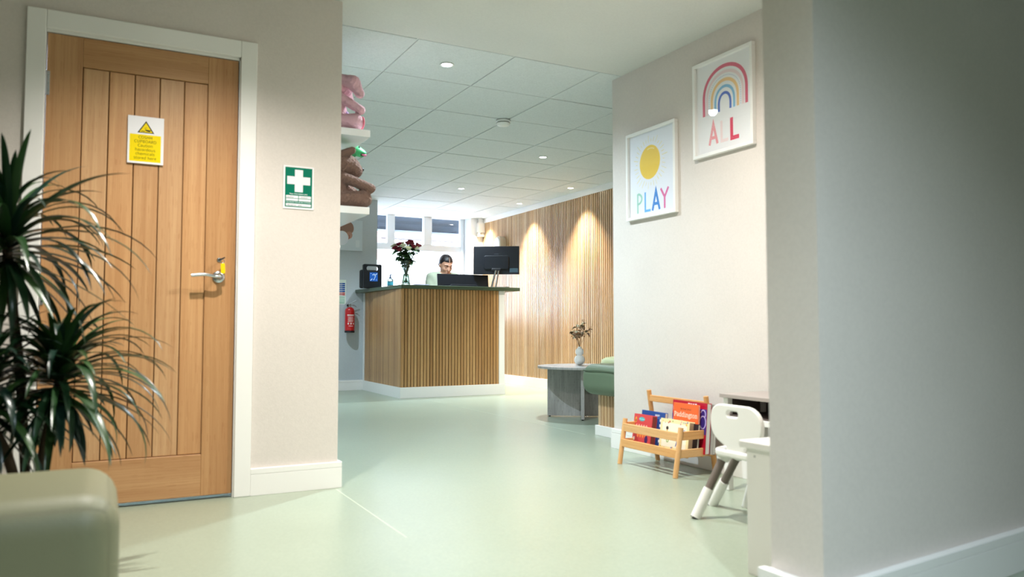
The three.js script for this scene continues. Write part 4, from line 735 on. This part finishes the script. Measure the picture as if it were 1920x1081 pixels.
{
  const d = thing('play_desk', 'white play desk with grey top against picture wall', 'desk', [2.6, 0, -2.80]);
  obj('desk_top', rbb(-0.008, 0.43, -0.012, 0.274, 0.448, 0.95, 0.002), M.deskGrey, d);
  obj('cubby', [bb(0.012, 0.345, 0.012, 0.26, 0.352, 0.93), bb(0.25, 0.345, 0.012, 0.262, 0.43, 0.93), bb(0.01, 0.33, 0.0, 0.26, 0.43, 0.012), bb(0.01, 0.33, 0.93, 0.26, 0.43, 0.942)], std(0x5a4e4a, 0.6), d);
  obj('front_rail', rbb(0.008, 0.318, 0.0, 0.022, 0.345, 0.942, 0.002), M.white, d);
  for (const [x, z] of [[0.02, 0.015], [0.02, 0.93], [0.245, 0.015], [0.245, 0.93]]) obj('leg', rbox(0.03, 0.43, 0.03, 0.003, 2, x, 0.215, z), M.white, d);
}
{
  const d = thing('play_table', 'white panel sided play table behind the partition', 'table', [1.785, 0, -1.82]);
  obj('table_top', rbb(-0.012, 0.385, -0.02, 0.52, 0.407, 0.2, 0.004, 2), M.white, d);
  obj('side_panel', rbb(0, 0, 0, 0.018, 0.385, 0.19, 0.002), M.white, d); obj('side_panel', rbb(0.48, 0, 0, 0.498, 0.385, 0.19, 0.002), M.white, d);
  obj('back_panel', rbb(0.018, 0.02, 0.17, 0.48, 0.385, 0.186, 0.002), M.white, d); obj('shelf', rbb(0.018, 0.1, 0.0, 0.48, 0.116, 0.17, 0.002), M.white, d);
  obj('screw', rod([-0.0006, 0.362, 0.035], [0.002, 0.362, 0.035], 0.004), M.steel, d);
}

// ---------------------------------------------------------------- foreground seat and plant
{
  const o = thing('ottoman', 'olive green upholstered ottoman with rounded edges', 'ottoman', [-0.28, 0, -2.05]);
  obj('cushion', nets((x, y, z) => rboxd(x, y, z, [0, 0.235, 0], [0.326, 0.175, 0.235], 0.075), [-0.36, 0.04, -0.28], [0.36, 0.44, 0.28], 0.012), M.olive, o);
  obj('base', rbox(0.58, 0.06, 0.4, 0.01, 2, 0, 0.03, 0), M.blackSoft, o);
}
{
  const p = thing('dracaena_plant', 'dark green spiky leaved dracaena standing behind the ottoman', 'plant', [-0.17, 0, -2.78]);
  obj('pot', lathe([[0, 0], [0.12, 0], [0.125, 0.01], [0.155, 0.27], [0.16, 0.28], [0.15, 0.285], [0.14, 0.26], [0.0, 0.25]], 36), std(0x8d8a80, 0.6), p);
  obj('soil', lathe([[0, 0.255], [0.142, 0.252], [0, 0.25]], 24), std(0x1d1510, 1), p);
  const bark = std(0x4a3b2c, 0.9), lm = [phy(0x22401f, 0.3, { side: THREE.DoubleSide }), phy(0x1a351f, 0.28, { side: THREE.DoubleSide }), phy(0x2c4a22, 0.34, { side: THREE.DoubleSide }), phy(0x183026, 0.3, { side: THREE.DoubleSide })];
  function blade(L, W, e0, curl) { // root at origin, runs along +x, droops
    const n = 12, pos = [], idx = []; let x = 0, y = 0;
    for (let i = 0; i <= n; i++) {
      const t = i / n, a = e0 - curl * Math.pow(t, 1.4), w = W * Math.min(1, 0.45 + t * 3) * Math.pow(Math.max(0, 1 - Math.pow(t, 2.6)), 0.8) + 0.0003, nx = -Math.sin(a), ny = Math.cos(a), fo = w * 0.35;
      pos.push(x + nx * fo, y + ny * fo, -w, x, y, 0, x + nx * fo, y + ny * fo, w);
      x += Math.cos(a) * L / n; y += Math.sin(a) * L / n;
    }
    for (let i = 0; i < n; i++) for (const o of [0, 1]) { const q = i * 3 + o; idx.push(q, q + 1, q + 3, q + 1, q + 4, q + 3); }
    const g = new THREE.BufferGeometry(); g.setAttribute('position', new THREE.Float32BufferAttribute(pos, 3)); g.setIndex(idx); g.computeVertexNormals(); return metreUV(g);
  }
  const crowns = [[-0.085, 0.995, 0.0, 115, 1.12], [0.06, 0.585, 0.02, 135, 1.0], [-0.13, 0.55, 0.08, 90, 0.9]];
  crowns.forEach(([cx, cy, cz, n, sc]) => {
    const st = obj('stem', tube([[cx * 0.2, 0.25, cz], [cx * 0.5, 0.25 + (cy - 0.25) * 0.5, cz + 0.015], [cx, cy - 0.02, cz], [cx, cy + 0.05, cz]], 0.014, 18, 10), bark, p);
    for (let i = 0; i < n; i++) {
      const t = i / n, e0 = 1.3 - 1.9 * t + rr(-0.2, 0.2), L = sc * rr(0.26, 0.42) * (0.75 + 0.35 * Math.sin(Math.PI * t)), l = obj('leaf', blade(L, rr(0.0095, 0.0165), e0, rr(0.8, 2.3) * (e0 > -0.2 ? 1 : 0.5)), lm[Math.floor(rnd() * 4)], p);
      l.position.set(cx, cy + 0.06 - 0.11 * t, cz); l.rotation.y = i * 2.39996 + rr(-0.25, 0.25);
    }
  });
}

// ---------------------------------------------------------------- receptionist
{
  const p = thing('person', 'receptionist in pale sage tunic, dark hair tied back, looking down', 'person', [3.775, 0, -8.97], 0.06);
  const skin = phy(0xc9977c, 0.55, { sheen: 0.2 }), hairM = std(0x1a1416, 0.4), cloth = std(0xa9b29c, 0.85), trouser = std(0x2a2c34, 0.9);
  // head frame: bowed forward about the neck
  const HC = [0, 1.535, 0.05], bow = 0.42, cb = Math.cos(bow), sb = Math.sin(bow);
  const hl = (x, y, z) => { const dy = y - HC[1], dz = z - HC[2]; return [x, dy * cb + dz * sb, -dy * sb + dz * cb]; };
  const headF = (X, Y, Z) => {
    const [x, y, z] = hl(X, Y, Z);
    let d = ell(x, y, z, [0, 0.03, -0.012], [0.074, 0.092, 0.095]);
    d = smin(d, ell(x, y, z, [0, -0.045, 0.03], [0.056, 0.068, 0.06]), 0.04);
    d = smin(d, ell(x, y, z, [0, -0.1, 0.06], [0.026, 0.02, 0.022]), 0.03);
    d = smin(d, cap(x, y, z, [0, 0.012, 0.082], [0, -0.032, 0.103], 0.009, 0.0125), 0.014);
    for (const s of [1, -1]) { d = smin(d, ell(x, y, z, [s * 0.038, -0.028, 0.058], [0.022, 0.022, 0.02]), 0.02); d = smax(d, -ell(x, y, z, [s * 0.031, 0.006, 0.092], [0.018, 0.011, 0.014]), 0.012); d = smin(d, ell(x, y, z, [s * 0.031, 0.003, 0.071], [0.014, 0.01, 0.011]), 0.006); d = smin(d, ell(x, y, z, [s * 0.077, -0.004, -0.005], [0.01, 0.03, 0.018]), 0.008); d = smin(d, cap(x, y, z, [s * 0.012, 0.026, 0.084], [s * 0.048, 0.026, 0.07], 0.006), 0.012); }
    d = smin(d, ell(x, y, z, [0, -0.062, 0.086], [0.022, 0.007, 0.009]), 0.008); d = smin(d, ell(x, y, z, [0, -0.073, 0.085], [0.018, 0.007, 0.009]), 0.006);
    return d;
  };
  const handF = (x, y, z, s, k) => { let d = 9; const o = [s * 0.2, 0.985, 0.33]; d = rboxd(x, y, z, [o[0], o[1], o[2]], [0.04, 0.014, 0.045], 0.013); const F = [[-0.03, 0.07], [-0.01, 0.08], [0.01, 0.075], [0.03, 0.06]]; for (const [fx, L] of F) { d = smin(d, cap(x, y, z, [o[0] + fx, o[1] + 0.004, o[2] + 0.04], [o[0] + fx * 1.15, o[1] + 0.006, o[2] + 0.04 + L * 0.55], 0.009, 0.0085), 0.006); d = smin(d, cap(x, y, z, [o[0] + fx * 1.15, o[1] + 0.006, o[2] + 0.04 + L * 0.55], [o[0] + fx * 1.2, o[1] - 0.012, o[2] + 0.04 + L], 0.0085, 0.0075), 0.004); } d = smin(d, cap(x, y, z, [o[0] - s * 0.035, o[1], o[2] - 0.015], [o[0] - s * 0.068, o[1] - 0.004, o[2] + 0.04], 0.011, 0.009), 0.008); return d; };
  const arm = (x, y, z, s, g) => smin(cap(x, y, z, [s * 0.175, 1.37, -0.01], [s * 0.235, 1.1, 0.03], 0.05 + g, 0.042 + g), cap(x, y, z, [s * 0.235, 1.1, 0.03], [s * 0.2, 0.995, 0.27], 0.04 + g, 0.027 + g), 0.02);
  const torso = (x, y, z, g) => { let d = ell(x, y, z, [0, 1.26, 0], [0.165 + g, 0.2, 0.108 + g]); d = smin(d, ell(x, y, z, [0, 1.03, 0.0], [0.135 + g, 0.18, 0.1 + g]), 0.08); d = smin(d, ell(x, y, z, [0, 0.9, -0.01], [0.17 + g, 0.14, 0.12 + g]), 0.08); d = smin(d, cap(x, y, z, [-0.15, 1.375, -0.015], [0.15, 1.375, -0.015], 0.055 + g), 0.06); for (const s of [1, -1]) d = smin(d, ell(x, y, z, [s * 0.075, 1.22, 0.075], [0.07 + g, 0.07, 0.055 + g]), 0.05); return d; };
  const legs = (x, y, z, g) => { let d = 9; for (const s of [1, -1]) d = Math.min(d, smin(cap(x, y, z, [s * 0.09, 0.88, 0], [s * 0.095, 0.48, 0.01], 0.085 + g, 0.06 + g), cap(x, y, z, [s * 0.095, 0.48, 0.01], [s * 0.1, 0.09, -0.02], 0.056 + g, 0.038 + g), 0.03)); return d; };
  const bodyF = (x, y, z) => { let d = torso(x, y, z, -0.004); d = smin(d, cap(x, y, z, [0, 1.38, -0.01], [0, 1.5, 0.03], 0.055, 0.05), 0.04); if (y > 1.35) d = smin(d, headF(x, y, z), 0.03); d = smin(d, legs(x, y, z, -0.004), 0.03); for (const s of [1, -1]) { d = smin(d, arm(x, y, z, s, 0), 0.03); d = smin(d, handF(x, y, z, s), 0.02); d = smin(d, cap(x, y, z, [s * 0.1, 0.04, -0.04], [s * 0.105, 0.03, 0.13], 0.036, 0.03), 0.03); } return d; };
  const low = nets(bodyF, [-0.32, -0.01, -0.2], [0.32, 1.46, 0.48], 0.0125), high = nets(headF, [-0.12, 1.36, -0.13], [0.12, 1.69, 0.24], 0.004), neck = nets((x, y, z) => smin(cap(x, y, z, [0, 1.38, -0.01], [0, 1.5, 0.03], 0.055, 0.05), headF(x, y, z), 0.03), [-0.12, 1.38, -0.13], [0.12, 1.7, 0.24], 0.0035);
  obj('body', [low, neck], skin, p);
  const hairF = (X, Y, Z) => { const [x, y, z] = hl(X, Y, Z); let d = ell(x, y, z, [0, 0.036, -0.018], [0.085, 0.101, 0.104]); const front = z - (0.032 + 0.10 * Math.max(0, y - 0.045) * 6 - Math.abs(x) * 0.25); const line = -(y - 0.062 + Math.max(0, 0.045 - z) * 1.5 - Math.abs(x) * 0.12); d = smax(d, Math.min(line, 9), 0.006); d = smin(d, ell(x, y, z, [0, -0.03, -0.12], [0.042, 0.045, 0.04]), 0.02); const part = 0.0045 - Math.abs(x - 0.006) ; if (z > 0.0 && y > 0.05) d = smax(d, part - 0.0005 + Math.max(0, 0.0), 0.004); return d + 0.0008 * Math.sin(x * 600 + y * 90); };
  obj('hair', nets(hairF, [-0.13, 1.38, -0.2], [0.13, 1.72, 0.2], 0.0045), hairM, p);
  const face = (x, y, z) => { const yy = y * cb - z * sb + HC[1], zz = y * sb + z * cb + HC[2]; return [x, yy, zz]; };
  for (const s of [1, -1]) { obj('eyebrow', tube([face(s * 0.014, 0.026, 0.091), face(s * 0.032, 0.031, 0.086), face(s * 0.052, 0.024, 0.070)], 0.0032, 10, 6), hairM, p); obj('eyelashes', tube([face(s * 0.018, -0.004, 0.083), face(s * 0.031, -0.008, 0.084), face(s * 0.046, -0.003, 0.075)], 0.0024, 10, 6), hairM, p); }
  obj('lips', nets((X, Y, Z) => { const [x, y, z] = hl(X, Y, Z); return smin(ell(x, y, z, [0, -0.063, 0.089], [0.02, 0.005, 0.007]), ell(x, y, z, [0, -0.072, 0.088], [0.016, 0.005, 0.007]), 0.004); }, [-0.04, 1.4, 0.05], [0.04, 1.53, 0.2], 0.003), std(0xa85f58, 0.5), p);
  const tunic = (x, y, z) => { let d = torso(x, y, z, 0.012); for (const s of [1, -1]) d = smin(d, cap(x, y, z, [s * 0.17, 1.375, -0.01], [s * 0.222, 1.17, 0.02], 0.066, 0.06), 0.03); d = smax(d, 0.78 - y, 0.006); d = smax(d, -cap(x, y, z, [0, 1.40, 0.02], [0, 1.56, 0.06], 0.062, 0.075), 0.008); d = smax(d, -ell(x, y, z, [0, 1.37, 0.13], [0.035, 0.075, 0.06]), 0.006); return d + 0.0015 * Math.sin(x * 70 + y * 40); };
  obj('tunic', nets(tunic, [-0.33, 0.76, -0.2], [0.33, 1.47, 0.24], 0.009), cloth, p);
  obj('collar', [tube([[-0.085, 1.43, 0.02], [-0.07, 1.40, 0.085], [-0.01, 1.31, 0.13]], 0.008, 14, 8), tube([[0.085, 1.43, 0.02], [0.07, 1.40, 0.085], [0.01, 1.31, 0.13]], 0.008, 14, 8)], std(0x3c463c, 0.8), p);
  obj('trousers', nets((x, y, z) => smax(smin(legs(x, y, z, 0.01), ell(x, y, z, [0, 0.9, -0.01], [0.178, 0.13, 0.128]), 0.04), Math.max(y - 0.86, 0.09 - y), 0.006), [-0.24, 0.07, -0.18], [0.24, 0.88, 0.18], 0.012), trouser, p);
  for (const s of [1, -1]) obj('shoe', nets((x, y, z) => smax(cap(x, y, z, [s * 0.1, 0.045, -0.04], [s * 0.105, 0.036, 0.14], 0.048, 0.04), 0.002 - y, 0.004), [s * 0.1 - 0.08, -0.01, -0.12], [s * 0.1 + 0.08, 0.12, 0.22], 0.008), M.blackSoft, p);
}

renderer.render(scene, camera);
